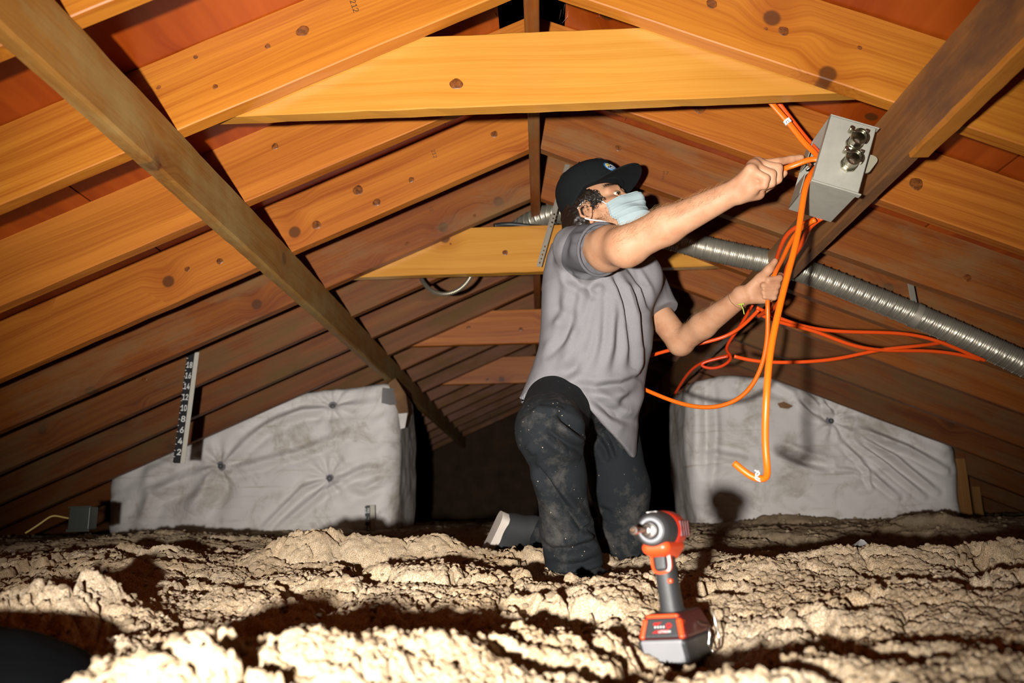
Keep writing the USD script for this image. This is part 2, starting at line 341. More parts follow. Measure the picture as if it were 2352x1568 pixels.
plain('wall_dark', (0.05, 0.024, 0.009), 0.9, var=0.4)
v, f = np.array([(-3.4, 8.45, -0.5), (3.4, 8.45, -0.5), (3.4, 8.45, -0.1), (0, 8.45, 1.42), (-3.4, 8.45, -0.1)], float), np.array([(0, 1, 2), (0, 2, 3), (0, 3, 4)])
ext = lambda a, b: trimesh.creation.box(bounds=[a, b])
gable = m3.CrossSection([[(-3.4, -0.5), (3.4, -0.5), (3.4, -0.1), (0, 1.38), (-3.4, -0.1)]]).extrude(0.03).rotate([90, 0, 0]).translate([0, 8.5, 0])
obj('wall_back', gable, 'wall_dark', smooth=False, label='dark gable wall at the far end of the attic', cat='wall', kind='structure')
plain('subfloor', (0.3, 0.25, 0.18), 0.9)
obj('floor', ext((-3.4, -0.5, -0.50), (3.4, 8.5, -0.44)), 'subfloor', smooth=False, label='boards hidden beneath the loose insulation', cat='floor', kind='structure')

# ------------------------------------------------------------------ loose fill on the floor
plain_ins = {
 'tc': ('texture_coordinate', {}),
 'n1': ('noise_texture', dict(scale=420, detail=3, roughness=0.8)), 'n2': ('noise_texture', dict(scale=5, detail=5, roughness=0.6)), 'v': ('voronoi_texture', dict(scale=520, feature='f1')),
 'vc': ('separate_color', {}), 'sp': ('map_range', dict(from_min=0.90, from_max=0.99, to_min=0, to_max=0.7, clamp=True)),
 'c1': ('rgb_ramp', dict(ramp=[(0.34, (0.30, 0.205, 0.120)), (0.48, (0.66, 0.505, 0.335)), (0.62, (0.98, 0.82, 0.60))])),
 'c2': ('rgb_ramp', dict(ramp=[(0.35, (0.86, 0.76, 0.62)), (0.65, (1.0, 1.0, 1.0))])), 'mm': ('mix', dict(mix_type='multiply', fac=0.8)),
 'fl': ('mix', dict(color2=(0.93, 0.88, 0.78))),
 'bu': ('bump', dict(strength=1.0, distance=0.004)), 'p': ('principled_bsdf', dict(roughness=1.0, specular_ior_level=0.0, diffuse_roughness=0.4)),
}
mat('loose_fill', plain_ins, [('tc.object', 'n1.vector'), ('tc.object', 'n2.vector'), ('tc.object', 'v.vector'), ('v.color', 'vc.color'), ('vc.g', 'sp.value'), ('n1.fac', 'c1.fac'), ('n2.fac', 'c2.fac'),
    ('c1.color', 'mm.color1'), ('c2.color', 'mm.color2'), ('mm.color', 'fl.color1'), ('sp.result', 'fl.fac'), ('fl.color', 'p.base_color'), ('n1.fac', 'bu.height'), ('bu.normal', 'p.normal')])

def sstep(a, b, x): t = np.clip((x-a)/(b-a), 0, 1); return t*t*(3-2*t)
def ground_base(x, y):
    g = np.interp(y, [0, 0.4, 0.8, 1.0, 1.2, 1.6, 2.0, 2.4, 3.0, 4.0, 6.0, 9.0], [-.22, -.205, -.178, -.166, -.158, -.130, -.112, -.095, -.065, -.030, .005, .01])
    for cx, cy, a, rx, ry in ((-.385, .80, .050, .11, .11), (-.26, .93, .040, .12, .12), (-.10, .98, .026, .10, .10), (-.80, 1.35, .075, .11, .11), (-.22, 1.75, .02, .2, .15), (-.66, 2.12, .075, .15, .10), (-.50, 2.2, .05, .12, .09), (-.30, 2.22, .075, .13, .09), (-.08, 2.25, .030, .10, .09), (-.95, 1.95, .03, .15, .1), (-.02, 1.30, -.035, .16, .12),
                              (.68, 1.86, .048, .20, .09), (1.05, 1.93, .055, .22, .09), (.47, 1.76, .022, .13, .09), (1.45, 1.95, .05, .25, .12), (.85, 2.55, -.055, .6, .27), (1.4, 2.7, -.04, .5, .3), (1.55, 3.35, .06, .18, .15), (1.15, 4.0, .035, .25, .12), (.15, 2.6, .02, .2, .12),
                              (.22, 1.215, -.062, .085, .085), (.21, 1.10, -.040, .13, .13), (-1.2, 2.2, .04, .4, .3), (-1.5, 3.0, .045, .5, .4), (.16, 2.00, -.075, .15, .13), (.30, 2.36, -.030, .10, .10), (-.10, 2.50, -.02, .15, .1)):
        g = g + a*np.exp(-((x-cx)/rx)**2 - ((y-cy)/ry)**2)
    return g
_trees = {}
def domes(x, y, cell, seed, jit=0.42):
    """rounded clumps with cracks between: height 0..1 from the nearest of jittered cell centres"""
    if (cell, seed) not in _trees:
        r = np.random.default_rng(seed); gx, gy = np.meshgrid(np.arange(-4.2, 4.2, cell), np.arange(-0.2, 9.2, cell)); p = np.stack([gx.ravel(), gy.ravel()], 1)
        p = p + r.uniform(-jit, jit, p.shape)*cell; _trees[(cell, seed)] = (cKDTree(p), r.uniform(0.35, 1.0, len(p)))
    tr, amp = _trees[(cell, seed)]
    d, i = tr.query(np.stack([x, y], 1), k=2)
    f = np.clip((d[:, 1]-d[:, 0])/cell, 0, 1)
    return amp[i[:, 0]]*np.sqrt(np.clip(1-(d[:, 0]/cell/0.95)**2, 0, 1))*np.clip(f*3.2, 0, 1)**0.5, f
def ground(x, y):
    x, y = np.ravel(np.asarray(x, float)), np.ravel(np.asarray(y, float)); P = np.stack([x, y, 0*x], 1)
    jx = 0.007*(meshkit.noise(P*130, 7)-.5); wx = x + jx + 0.05*(meshkit.fbm(P*9, 3, 1)-.5) + 0.012*(meshkit.fbm(P*45, 2, 5)-.5); wy = y - jx + 0.05*(meshkit.fbm(P*9, 3, 2)-.5) + 0.012*(meshkit.fbm(P*45, 2, 6)-.5)
    patch = sstep(.42, .58, meshkit.fbm(P*4.5, 2, 8))
    g = ground_base(x, y) + 0.040*(meshkit.fbm(P*3.6, 3, 3)-.5)
    d1, e1 = domes(wx, wy, .15, 21); d2, e2 = domes(wx*.98+.2, wy, .055, 22); d3, _ = domes(wx*1.02+.3, wy, .022, 23); d4, _ = domes(wx*1.01-.2, wy*1.0, .0085, 24)
    crk = meshkit.fbm(P*11, 2, 12)
    g = g + (0.027+.009*sstep(1.6, 2.0, y))*(d1-.45)*(0.5+0.5*patch) + 0.009*(d2-.4)*(0.3+0.7*patch) - 0.013*np.clip(1-e2/.10, 0, 1)*sstep(.48, .6, crk) - 0.014*np.clip(1-e1/.05, 0, 1)*sstep(.40, .55, crk) + 0.0075*(d3-.4)*(.5+.5*patch) + 0.0042*(d4-.4)
    g = g - 0.036*sstep(.57, .66, meshkit.fbm(P*8, 3, 14))*patch + 0.016*(meshkit.fbm(P*22, 4, 17)-.5)
    far = sstep(2.2, 2.7, y); g = g*(1-far) + far*(ground_base(x, y) + .55*(g-ground_base(x, y)))
    return g + 0.0055*(meshkit.noise(P*118, 15)-.5) + 0.0045*(meshkit.noise(P*250, 4)-.5) + .0022*(meshkit.noise(P*520, 16)-.5)
_tan = np.concatenate([np.linspace(-1.9, -.80, 70)[:-1], np.linspace(-.80, .80, 690), np.linspace(.80, 1.9, 70)[1:]])
_yy = np.r_[np.linspace(.12, .32, 30)[:-1], .32*np.exp(np.linspace(0, math.log(3.0/.32), 830))[:-1], 3.0*np.exp(np.linspace(0, math.log(8.45/3.0), 120))]
TX, TY = np.meshgrid(_tan, _yy); TX = np.clip(TX*TY, -2.75, 2.75)
TZ = ground(TX, TY)
nr, nc = TX.shape; idx = np.arange(nr*nc).reshape(nr, nc)
q = np.stack([idx[:-1, :-1], idx[:-1, 1:], idx[1:, 1:], idx[1:, :-1]], -1).reshape(-1, 4)
V = np.stack([TX.ravel(), TY.ravel(), TZ], 1)
F = np.vstack([q[:, [0, 1, 2]], q[:, [0, 2, 3]]])
ar = np.linalg.norm(np.cross(V[F[:, 1]]-V[F[:, 0]], V[F[:, 2]]-V[F[:, 0]]), axis=1)
obj('loose_insulation', (V, F[ar > 1e-9]), 'loose_fill', smooth=True, label='lumpy beige blown-in cellulose insulation covering the whole attic floor', cat='insulation', kind='stuff')

# crumbs: broken pieces lying on it
def lump(seed, sub):
    m = trimesh.creation.icosphere(sub, 1.0); v = np.array(m.vertices)
    d = 0.62 + 0.5*meshkit.fbm(v*1.6+seed*7.3, 3, seed) + 0.22*(meshkit.noise(v*5+seed, seed+3)-.5) + 0.24*(meshkit.noise(v*7+seed, seed+5)-.5) + .16*(meshkit.noise(v*15+seed, seed+6)-.5)
    m.vertices = v*d[:, None]*[1, 1, .8]; return m
pi = UsdGeom.PointInstancer.Define(stage, '/World/insulation_crumbs')
keys(pi.GetPrim(), 'loose crumbs and tufts of beige cellulose scattered over the insulation', 'insulation', None, 'stuff')
protos = []
for i in range(7):
    p_ = f'/World/insulation_crumbs/tuft' + (f'_{i:03d}' if i else '')
    usdkit.mesh(stage, p_, lump(i+1, 3), M['loose_fill'], smooth=True); protos.append(p_)
pi.CreatePrototypesRel().SetTargets([Sdf.Path(p) for p in protos])
r = np.random.default_rng(5); N = 5200
cy = 0.42*np.exp(r.uniform(0, 1, N)**0.9*math.log(4.2/0.42)); cx = r.uniform(-.78, .78, N)*cy
cz = ground(cx, cy); sz = np.clip(0.0032*np.exp(r.normal(0, .5, N)), .0015, .0065)*(0.65+0.35*np.clip(cy, .5, 2))
keep = ~((np.abs(cx-.235) < .07) & (np.abs(cy-1.22) < .07))
cx, cy, cz, sz = cx[keep], cy[keep], cz[keep], sz[keep]; N = len(cx)
pi.CreatePositionsAttr(Vt.Vec3fArray.FromNumpy(np.stack([cx, cy, cz+sz*.25], 1).astype(np.float32)))
pi.CreateProtoIndicesAttr(Vt.IntArray.FromNumpy(r.integers(0, 7, N).astype(np.int32)))
pi.CreateScalesAttr(Vt.Vec3fArray.FromNumpy((sz[:, None]*r.uniform(.75, 1.3, (N, 3))).astype(np.float32)))
qa = r.uniform(0, math.pi, N)
pi.CreateOrientationsAttr(Vt.QuathArray([Gf.Quath(float(math.cos(a)), 0, 0, float(math.sin(a))) for a in qa]))

# ------------------------------------------------------------------ soft shapes: signed distance fields meshed by surface nets
class Field:
    def __init__(s, lo, hi, h, pad=.036):
        s.pad = pad; s.lo, s.h = np.asarray(lo, float), h
        s.n = np.ceil((np.asarray(hi)-s.lo)/h).astype(int)+1
        s.D = np.full(s.n, 9.0, np.float32)
        s.ax = [s.lo[i]+h*np.arange(s.n[i]) for i in range(3)]
    def _sl(s, lo, hi):
        a = np.clip(np.floor((np.asarray(lo)-s.lo)/s.h).astype(int), 0, s.n); b = np.clip(np.ceil((np.asarray(hi)-s.lo)/s.h).astype(int)+1, 0, s.n)
        sl = tuple(slice(x, y) for x, y in zip(a, b))
        X = np.meshgrid(*[s.ax[i][sl[i]] for i in range(3)], indexing='ij', sparse=True)
        return sl, X
    def put(s, lo, hi, fn, k=0.0, op='u'):
        pad = max(k*1.5, s.pad)
        sl, X = s._sl(np.asarray(lo)-pad, np.asarray(hi)+pad)
        if any(x.stop <= x.start for x in sl): return
        d = np.broadcast_to(fn(*X), s.D[sl].shape).astype(np.float32); a = s.D[sl]
        if op == 's': d = -d
        if k > 0:
            if op == 'u':
                hh = np.clip(0.5+0.5*(a-d)/k, 0, 1); s.D[sl] = a*(1-hh)+d*hh-k*hh*(1-hh)
            else:
                hh = np.clip(0.5-0.5*(a-d)/k, 0, 1); s.D[sl] = a*(1-hh)+d*hh+k*hh*(1-hh)
        else: s.D[sl] = np.minimum(a, d) if op == 'u' else np.maximum(a, d)
    def cone(s, a, b, r1, r2, k=0.01, op='u', flat=None):
        """tapered limb; flat = (axis, factor) squashes it across"""
        a, b = np.asarray(a, float), np.asarray(b, float); ba = b-a; L2 = max(ba@ba, 1e-12); R = max(r1, r2)
        def fn(x, y, z):
            px, py, pz = x-a[0], y-a[1], z-a[2]
            t = np.clip((px*ba[0]+py*ba[1]+pz*ba[2])/L2, 0, 1)
            qx, qy, qz = px-t*ba[0], py-t*ba[1], pz-t*ba[2]
            d2 = qx*qx+qy*qy+qz*qz
            if flat is not None:
                n = nrm(flat[0]); c = qx*n[0]+qy*n[1]+qz*n[2]; d2 = d2 + c*c*(1/flat[1]**2-1)
            return np.sqrt(d2) - (r1+t*(r2-r1))
        s.put(np.minimum(a, b)-R, np.maximum(a, b)+R, fn, k, op)
    def ell(s, c, r, axes=None, k=0.01, op='u'):
        c, r = np.asarray(c, float), np.asarray(r, float); A = np.eye(3) if axes is None else np.asarray(axes, float); R = r.max()
        def fn(x, y, z):
            q = [((x-c[0])*A[i][0]+(y-c[1])*A[i][1]+(z-c[2])*A[i][2])/r[i] for i in range(3)]
            l = np.sqrt(q[0]**2+q[1]**2+q[2]**2); g = np.sqrt((q[0]/r[0])**2+(q[1]/r[1])**2+(q[2]/r[2])**2)
            return l*(l-1)/np.maximum(g, 1e-6)
        s.put(c-R, c+R, fn, k, op)
    def mesh(s, keep_largest=True, blur=0.0):
        D = s.D
        if blur:
            from scipy.ndimage import gaussian_filter
            D = gaussian_filter(np.clip(D, -4*s.h, 4*s.h), blur)
        n = np.array(D.shape); neg = D < 0
        cn = np.zeros(n-1, np.int8)
        for i in (0, 1):
            for j in (0, 1):
                for k in (0, 1): cn += neg[i:n[0]-1+i, j:n[1]-1+j, k:n[2]-1+k]
        cells = np.argwhere((cn > 0) & (cn < 8)); ids = np.full(n-1, -1, np.int64); ids[tuple(cells.T)] = np.arange(len(cells))
        acc, cnt = np.zeros((len(cells), 3)), np.zeros(len(cells))
        C = [(i, j, k) for i in (0, 1) for j in (0, 1) for k in (0, 1)]
        for a in C:
            for ax in range(3):
                if a[ax]: continue
                b = list(a); b[ax] = 1
                da, db = D[tuple((cells+a).T)].astype(float), D[tuple((cells+b).T)].astype(float)
                m = (da < 0) != (db < 0); t = np.where(m, da/np.where(m, da-db, 1), 0)
                p = np.array(a, float)[None].repeat(len(cells), 0); p[:, ax] = t
                acc[m] += p[m]; cnt[m] += 1
        V = s.lo + s.h*(cells + acc/np.maximum(cnt, 1)[:, None]); F = []
        for ax in range(3):
            o = [(ax+1) % 3, (ax+2) % 3]
            sl0 = [slice(None)]*3; sl1 = [slice(None)]*3; sl0[ax] = slice(0, n[ax]-1); sl1[ax] = slice(1, n[ax])
            for i in o: sl0[i] = sl1[i] = slice(1, n[i]-1)
            A, Bq = neg[tuple(sl0)], neg[tuple(sl1)]
            e = np.argwhere(A != Bq)
            if not len(e): continue
            fl_ = A[tuple(e.T)]; e = e.copy()
            for i in o: e[:, i] += 1
            def cell(d1, d2):
                q = e.copy(); q[:, o[0]] -= d1; q[:, o[1]] -= d2; return ids[tuple(q.T)]
            quad = np.stack([cell(1, 1), cell(0, 1), cell(0, 0), cell(1, 0)], 1)
            quad[~fl_] = quad[~fl_][:, ::-1]; F.append(quad)
        F = np.vstack(F); F = F[(F >= 0).all(1)]
        T = np.vstack([F[:, [0, 1, 2]], F[:, [0, 2, 3]]])
        m = trimesh.Trimesh(V, T, process=False)
        if keep_largest:
            from scipy.sparse import coo_matrix
            from scipy.sparse.csgraph import connected_components
            g = coo_matrix((np.ones(len(T)*2), (T[:, [0, 1]].ravel(), T[:, [1, 2]].ravel())), shape=(len(V), len(V)))
            _, lab = connected_components(g, directed=False); big = np.bincount(lab).argmax(); m.update_faces(lab[m.faces[:, 0]] == big); m.remove_unreferenced_vertices()
        return m
def smoothed(m, it=6):
    trimesh.smoothing.filter_taubin(m, lamb=0.5, nu=0.52, iterations=it); return m
def normals(m):
    v, f = np.array(m.vertices), np.array(m.faces); n = np.zeros_like(v); fn = np.cross(v[f[:, 1]]-v[f[:, 0]], v[f[:, 2]]-v[f[:, 0]])
    for k in range(3): np.add.at(n, f[:, k], fn)
    return n/np.maximum(np.linalg.norm(n, axis=1, keepdims=True), 1e-12)
def spline(P, n=60):
    """a smooth curve through the points"""
    from scipy.interpolate import CubicSpline
    P = np.asarray(P, float); d = np.r_[0, np.cumsum(np.linalg.norm(np.diff(P, axis=0), axis=1)**0.6)]
    return CubicSpline(d, P, bc_type='natural')(np.linspace(0, d[-1], n))
def tube(path, r, sides=12, caps=True, flat=None):
    """a tube along a path; r a number or per-point; flat = (direction, factor) makes it oval"""
    p = np.asarray(path, float); n = len(p); r = np.broadcast_to(r, (n,)).astype(float)
    t = np.gradient(p, axis=0); t /= np.linalg.norm(t, axis=1, keepdims=True)+1e-12
    a = np.zeros_like(p); u = np.cross(t[0], [0.3, 0.2, 1.0]); u = nrm(u if np.linalg.norm(u) > 1e-6 else np.cross(t[0], [1, 0, 0])); 
    for i in range(n):
        u = nrm(u - t[i]*(u@t[i])); a[i] = u
    b = np.cross(t, a)
    if flat is not None:
        fd = np.asarray(flat[0], float); a = fd - t*(t@fd)[:, None]; a /= np.linalg.norm(a, axis=1, keepdims=True)+1e-9; b = np.cross(t, a)
    an = np.arange(sides)*2*math.pi/sides; fa = flat[1] if flat is not None else 1.0
    V = (p[:, None] + r[:, None, None]*(np.cos(an)[None, :, None]*a[:, None]*fa + np.sin(an)[None, :, None]*b[:, None])).reshape(-1, 3)
    i, j = np.meshgrid(np.arange(n-1), np.arange(sides), indexing='ij')
    q = np.stack([i*sides+j, i*sides+(j+1) % sides, (i+1)*sides+(j+1) % sides, (i+1)*sides+j], -1).reshape(-1, 4)
    F = np.vstack([q[:, [0, 1, 2]], q[:, [0, 2, 3]]])
    if caps:
        k = len(V); V = np.vstack([V, p[:1], p[-1:]])
        F = np.vstack([F, [(k, (s_+1) % sides, s_) for s_ in range(sides)], [(k+1, (n-1)*sides+s_, (n-1)*sides+(s_+1) % sides) for s_ in range(sides)]])
    return V, F
def join(*ms):
    V, F, n = [], [], 0
    for m in ms:
        v, f = vf(m)
        if f.shape[1] == 4: f = np.vstack([f[:, [0, 1, 2]], f[:, [0, 2, 3]]])
        V.append(v); F.append(f+n); n += len(v)
    return np.vstack(V), np.vstack(F)
def rbox(lo, hi, r=0.004, seg=2):
    """a box with rounded edges"""
    lo, hi = np.asarray(lo, float)+r, np.asarray(hi, float)-r
    ms = [m3.Manifold.sphere(r, 4*seg).translate([x, y, z]) for x in (lo[0], hi[0]) for y in (lo[1], hi[1]) for z in (lo[2], hi[2])]
    return m3.Manifold.batch_hull(ms)
def place(mesh, o, X, Y, Z):
    v, f = vf(mesh); return np.asarray(o) + v[:, :1]*X + v[:, 1:2]*Y + v[:, 2:]*Z, f
def strands(name, P, width, mat_, parent, **kw):
    """hair: P is (strands, points, 3)"""
    P = np.asarray(P, float); top = parent; path = top + '/' + numbered(top, name); base = np.zeros(3); q = top
    while q and q != '/World':
        base = base + LOC.get(q, 0); q = q.rsplit('/', 1)[0]
    c = UsdGeom.BasisCurves.Define(stage, path)
    c.CreateTypeAttr('linear'); c.CreateCurveVertexCountsAttr(Vt.IntArray.FromNumpy(np.full(len(P), P.shape[1], np.int32)))
    c.CreatePointsAttr(Vt.Vec3fArray.FromNumpy((P-base).reshape(-1, 3).astype(np.float32)))
    w = np.tile(np.linspace(1, .35, P.shape[1])*width, len(P)); c.CreateWidthsAttr(Vt.FloatArray.FromNumpy(w.astype(np.float32))); c.SetWidthsInterpolation('vertex')
    UsdShade.MaterialBindingAPI.Apply(c.GetPrim()).Bind(M[mat_]); keys(c.GetPrim(), **kw)
    return path

# ------------------------------------------------------------------ the worker
mat('skin', {'tc': ('texture_coordinate', {}), 'n': ('noise_texture', dict(scale=22, detail=4, roughness=.6)), 'r': ('rgb_ramp', dict(ramp=[(.3, (.46, .210, .112)), (.5, (.53, .275, .155)), (.72, (.58, .325, .195))])),
     'n2': ('noise_texture', dict(scale=420, detail=2)), 'bu': ('bump', dict(strength=.18, distance=.001)),
     'fr': ('voronoi_texture', dict(scale=75, feature='f1')), 'fm': ('map_range', dict(range_type='smoothstep', from_min=.17, from_max=.06, to_min=0, to_max=.55, clamp=True)), 'fc': ('separate_color', {}), 'fo': ('math', dict(math_type='greater_than', value2=.95)), 'fx': ('math', dict(math_type='multiply')), 'mx': ('mix', dict(color2=(.30, .12, .06))),
     'p': ('principled_bsdf', dict(roughness=.55, specular_ior_level=.22))},
    [('tc.object', 'n.vector'), ('n.fac', 'r.fac'), ('tc.object', 'n2.vector'), ('n2.fac', 'bu.height'), ('bu.normal', 'p.normal'), ('tc.object', 'fr.vector'), ('fr.distance', 'fm.value'), ('fr.color', 'fc.color'), ('fc.r', 'fo.value1'), ('fm.result', 'fx.value1'), ('fo.value', 'fx.value2'), ('fx.value', 'mx.fac'), ('r.color', 'mx.color1'), ('mx.color', 'p.base_color')])
def cloth(name, col, scale=900, bump=.25, rough=.85, dust=None, dustat=(.6, .78)):
    n = {'tc': ('texture_coordinate', {}), 'w': ('noise_texture', dict(scale=scale, detail=2)), 'r': ('rgb_ramp', dict(ramp=[(.3, tuple(c*.82 for c in col)), (.7, tuple(c*1.15 for c in col))])), 'bu': ('bump', dict(strength=bump, distance=.0008)),
         'p': ('principled_bsdf', dict(roughness=rough, specular_ior_level=.2, sheen_weight=.0))}
    l = [('tc.object', 'w.vector'), ('w.fac', 'r.fac'), ('w.fac', 'bu.height'), ('bu.normal', 'p.normal')]; out = 'r.color'
    if dust:
        n['d'] = ('noise_texture', dict(scale=9, detail=7, roughness=.72)); n['dr'] = ('map_range', dict(from_min=dustat[0], from_max=dustat[1], to_min=0, to_max=.5, clamp=True)); n['dx'] = ('mix', dict(color2=dust))
        n['s'] = ('voronoi_texture', dict(scale=95, feature='f1')); n['sr'] = ('map_range', dict(from_min=.16, from_max=.08, to_min=0, to_max=.8, clamp=True)); n['sc'] = ('separate_color', {}); n['so'] = ('math', dict(math_type='greater_than', value2=.90)); n['sx'] = ('math', dict(math_type='multiply')); n['sm'] = ('mix', dict(color2=(.62, .5, .36)))
        l += [('tc.object', 'd.vector'), ('d.fac', 'dr.value'), ('dr.result', 'dx.fac'), (out, 'dx.color1'), ('tc.object', 's.vector'), ('s.distance', 'sr.value'), ('s.color', 'sc.color'), ('sc.b', 'so.value1'), ('sr.result', 'sx.value1'), ('so.value', 'sx.value2'), ('sx.value', 'sm.fac'), ('dx.color', 'sm.color1')]; out = 'sm.color'
    l.append((out, 'p.base_color')); mat(name, n, l)
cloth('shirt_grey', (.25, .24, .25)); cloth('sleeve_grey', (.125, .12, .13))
cloth('trouser_black', (.012, .0145, .017), 700, .3, .9, dust=(.20, .18, .155), dustat=(.52, .80))
plain('cap_black', (.0075, .009, .010), .9, bump=.4, bscale=700, spec=.15)
plain('stubble_brown', (.07, .033, .017), .6); plain('hair_dark', (.014, .008, .005), .45); plain('arm_hair', (.36, .19, .08), .5); plain('mask_blue', (.42, .52, .54), .8, bump=.15, bscale=900, spec=.2)
plain('strap_white', (.8, .78, .74), .7); plain('eye_white', (.72, .66, .60), .15); plain('iris', (.03, .015, .008), .1)
plain('rubber_white', (.62, .54, .47), .7, var=.15); plain('shoe_black', (.018, .019, .021), .8, bump=.3, bscale=500)
plain('badge_blue', (.02, .20, .52), .6); plain('badge_white', (.82, .82, .80), .6); plain('badge_yellow', (.72, .65, .03), .6); plain('badge_navy', (.015, .055, .19), .6)
plain('string_brown', (.25, .12, .04), .8); plain('string_green', (.45, .55, .06), .8)

man = thing('person', 'kneeling worker in black cap, pale face mask, grey polo and dusty black trousers', 'person', (0.17, 2.2, float(ground(.17, 2.2)[0])))
# head frame: looking to the right, a little towards the camera and up
_hy, _hp = math.radians(30), math.radians(25)
hF = np.array([math.cos(_hp)*math.cos(_hy), -math.cos(_hp)*math.sin(_hy), math.sin(_hp)]); hR = nrm(np.cross(hF, [0, 0, 1.0])); hU = np.cross(hR, hF)
HS = 0.93
HC = at(1381, 499, 2.26)
def hd(f, r, u): return HC + HS*(hF*f + hR*r + hU*u)
AX = np.stack([hF, hR, hU])
# arm joints
SR, ER, WR = at(1318, 568, 2.12), at(1436, 566, 1.875), at(1687, 441, 1.765)
SL_, EL, WL = at(1462, 655, 2.46), at(1563, 786, 2.36), at(1700, 684, 2.165)
NB = at(1368, 560, 2.30)
bf = Field([-.02, 1.56, .24], [.72, 2.62, .98], 0.0023)
# torso core inside the shirt, neck
bf.cone(at(1360, 840, 2.30), at(1365, 640, 2.30), .085, .10, .02); bf.cone(at(1368, 640, 2.30), SR, .075, .034, .02); bf.cone(at(1365, 640, 2.30), SL_, .070, .038, .03)
bf.cone(at(1368, 610, 2.28), hd(-.030, 0, -.055), .050, .050, .03)
bf.cone(hd(.02, 0, -.09), at(1375, 580, 2.25), .045, .055, .03)
# skull, jaw, features
bf.ell(hd(-.012, 0, .045), HS*np.array([.098, .077, .092]), AX, .012)
bf.ell(hd(.040, 0, -.02), HS*np.array([.056, .060, .085]), AX, .02)
for s in (-1, 1):
    bf.cone(hd(-.004, s*.056, -.052), hd(.074, s*.016, -.098), HS*.018, HS*.017, .018)
    bf.cone(hd(.068, s*.045, -.012), hd(.03, s*.062, -.004), HS*.018, HS*.014, .014)
    bf.cone(hd(.086, s*.016, .040), hd(.068, s*.048, .034), HS*.013, HS*.011, .010)
    bf.ell(hd(.097, s*.032, .016), HS*np.array([.013, .015, .010]), AX, .006, 's')
bf.cone(hd(.072, 0, -.098), hd(.07, 0, -.09), HS*.021, HS*.02, .015)
bf.cone(hd(.088, 0, .026), hd(.106, 0, -.018), HS*.009, HS*.012, .008); bf.cone(hd(.097, -.012, -.022), hd(.097, .012, -.022), HS*.009, HS*.009, .006)
bf.cone(hd(.086, -.016, -.055), hd(.086, .016, -.055), HS*.011, HS*.011, .008)
for s in (-1, 1):
    eA = [nrm(hF*.9+hU*-.25+hR*0), nrm(hR*s+hF*-.35), None]; eA[2] = np.cross(eA[0], eA[1])
    bf.ell(hd(-.006, s*.079, .004), HS*np.array([.019, .007, .032]), eA, .004)
    bf.cone(hd(-.026, s*.086, .020), hd(-.030, s*.088, -.006), HS*.0045, HS*.0045, .003); bf.cone(hd(-.026, s*.086, .020), hd(-.006, s*.084, .032), HS*.0045, HS*.0042, .003)
    bf.cone(hd(-.030, s*.088, -.006), hd(-.014, s*.080, -.027), HS*.0045, HS*.0055, .003)
    bf.ell(hd(-.008, s*.088, .000), HS*np.array([.009, .006, .011]), AX, .003, 's')
# right arm
bf.cone(SR + (ER-SR)*.08, ER, .040, .047, .02); bf.cone(at(1395, 580, 1.97), at(1402, 560, 1.95), .050, .046, .02)
m1 = ER*.62 + WR*.38
bf.cone(ER, m1 + np.array([0, 0, .001]), .045, .043, .015); bf.cone(m1, WR, .042, .027, .015, flat=([.25, 1, .1], .95)); bf.cone(ER + np.array([.004, .0, -.016]), ER + np.array([.02, 0, -.010]), .028, .027, .02)
# left arm
bf.cone(SL_, EL, .042, .038, .02); m2 = EL*.6 + WL*.4
bf.cone(EL, m2, .035, .0365, .015); bf.cone(m2, WL, .037, .0265, .015); bf.cone(EL, EL + np.array([.0, 0, -.004]), .029, .029, .02)
# right hand, seen from the little-finger side: a fist on the cable with the forefinger out along it
rp = lambda cx, cy, D: at(1660+cx/4.9, 220+cy/4.9, D)
wr = rp(150, 1085, 1.765)
mc = {'i': rp(420, 772, 1.795), 'm': rp(385, 765, 1.775), 'r': rp(345, 790, 1.755), 'p': rp(315, 838, 1.735)}
for c in mc.values(): bf.cone(wr, c, .019, .0135, .012)
bf.cone(mc['i'], mc['m'], .013, .013, .008); bf.cone(mc['m'], mc['r'], .013, .013, .008); bf.cone(mc['r'], mc['p'], .013, .012, .008)
bf.cone(wr, rp(330, 1040, 1.75), .018, .016, .01); bf.cone(rp(300, 900, 1.75), rp(330, 1020, 1.75), .016, .015, .01)
def finger(pts, rad, k=.0042):
    for a, b, r1, r2 in zip(pts[:-1], pts[1:], rad[:-1], rad[1:]): bf.cone(a, b, r1, r2, k)
finger([mc['p'], rp(485, 930, 1.728), rp(465, 1010, 1.732), rp(375, 1022, 1.742)], [.0105, .0094, .0088, .0080])
finger([mc['r'], rp(552, 880, 1.745), rp(548, 985, 1.748), rp(455, 1030, 1.756)], [.0112, .0102, .0094, .0084])
finger([mc['m'], rp(622, 810, 1.764), rp(622, 940, 1.766), rp(530, 1000, 1.772)], [.0115, .0106, .0096, .0086])
finger([mc['i'], rp(620, 745, 1.790), rp(770, 715, 1.795), rp(885, 695, 1.798)], [.0112, .0098, .0086, .0074])
finger([rp(235, 1090, 1.785), rp(390, 1090, 1.800), rp(545, 990, 1.806), rp(690, 868, 1.800)], [.018, .0135, .0112, .0088])
bf.cone(rp(200, 1120, 1.76), rp(400, 1100, 1.775), .018, .015, .01)
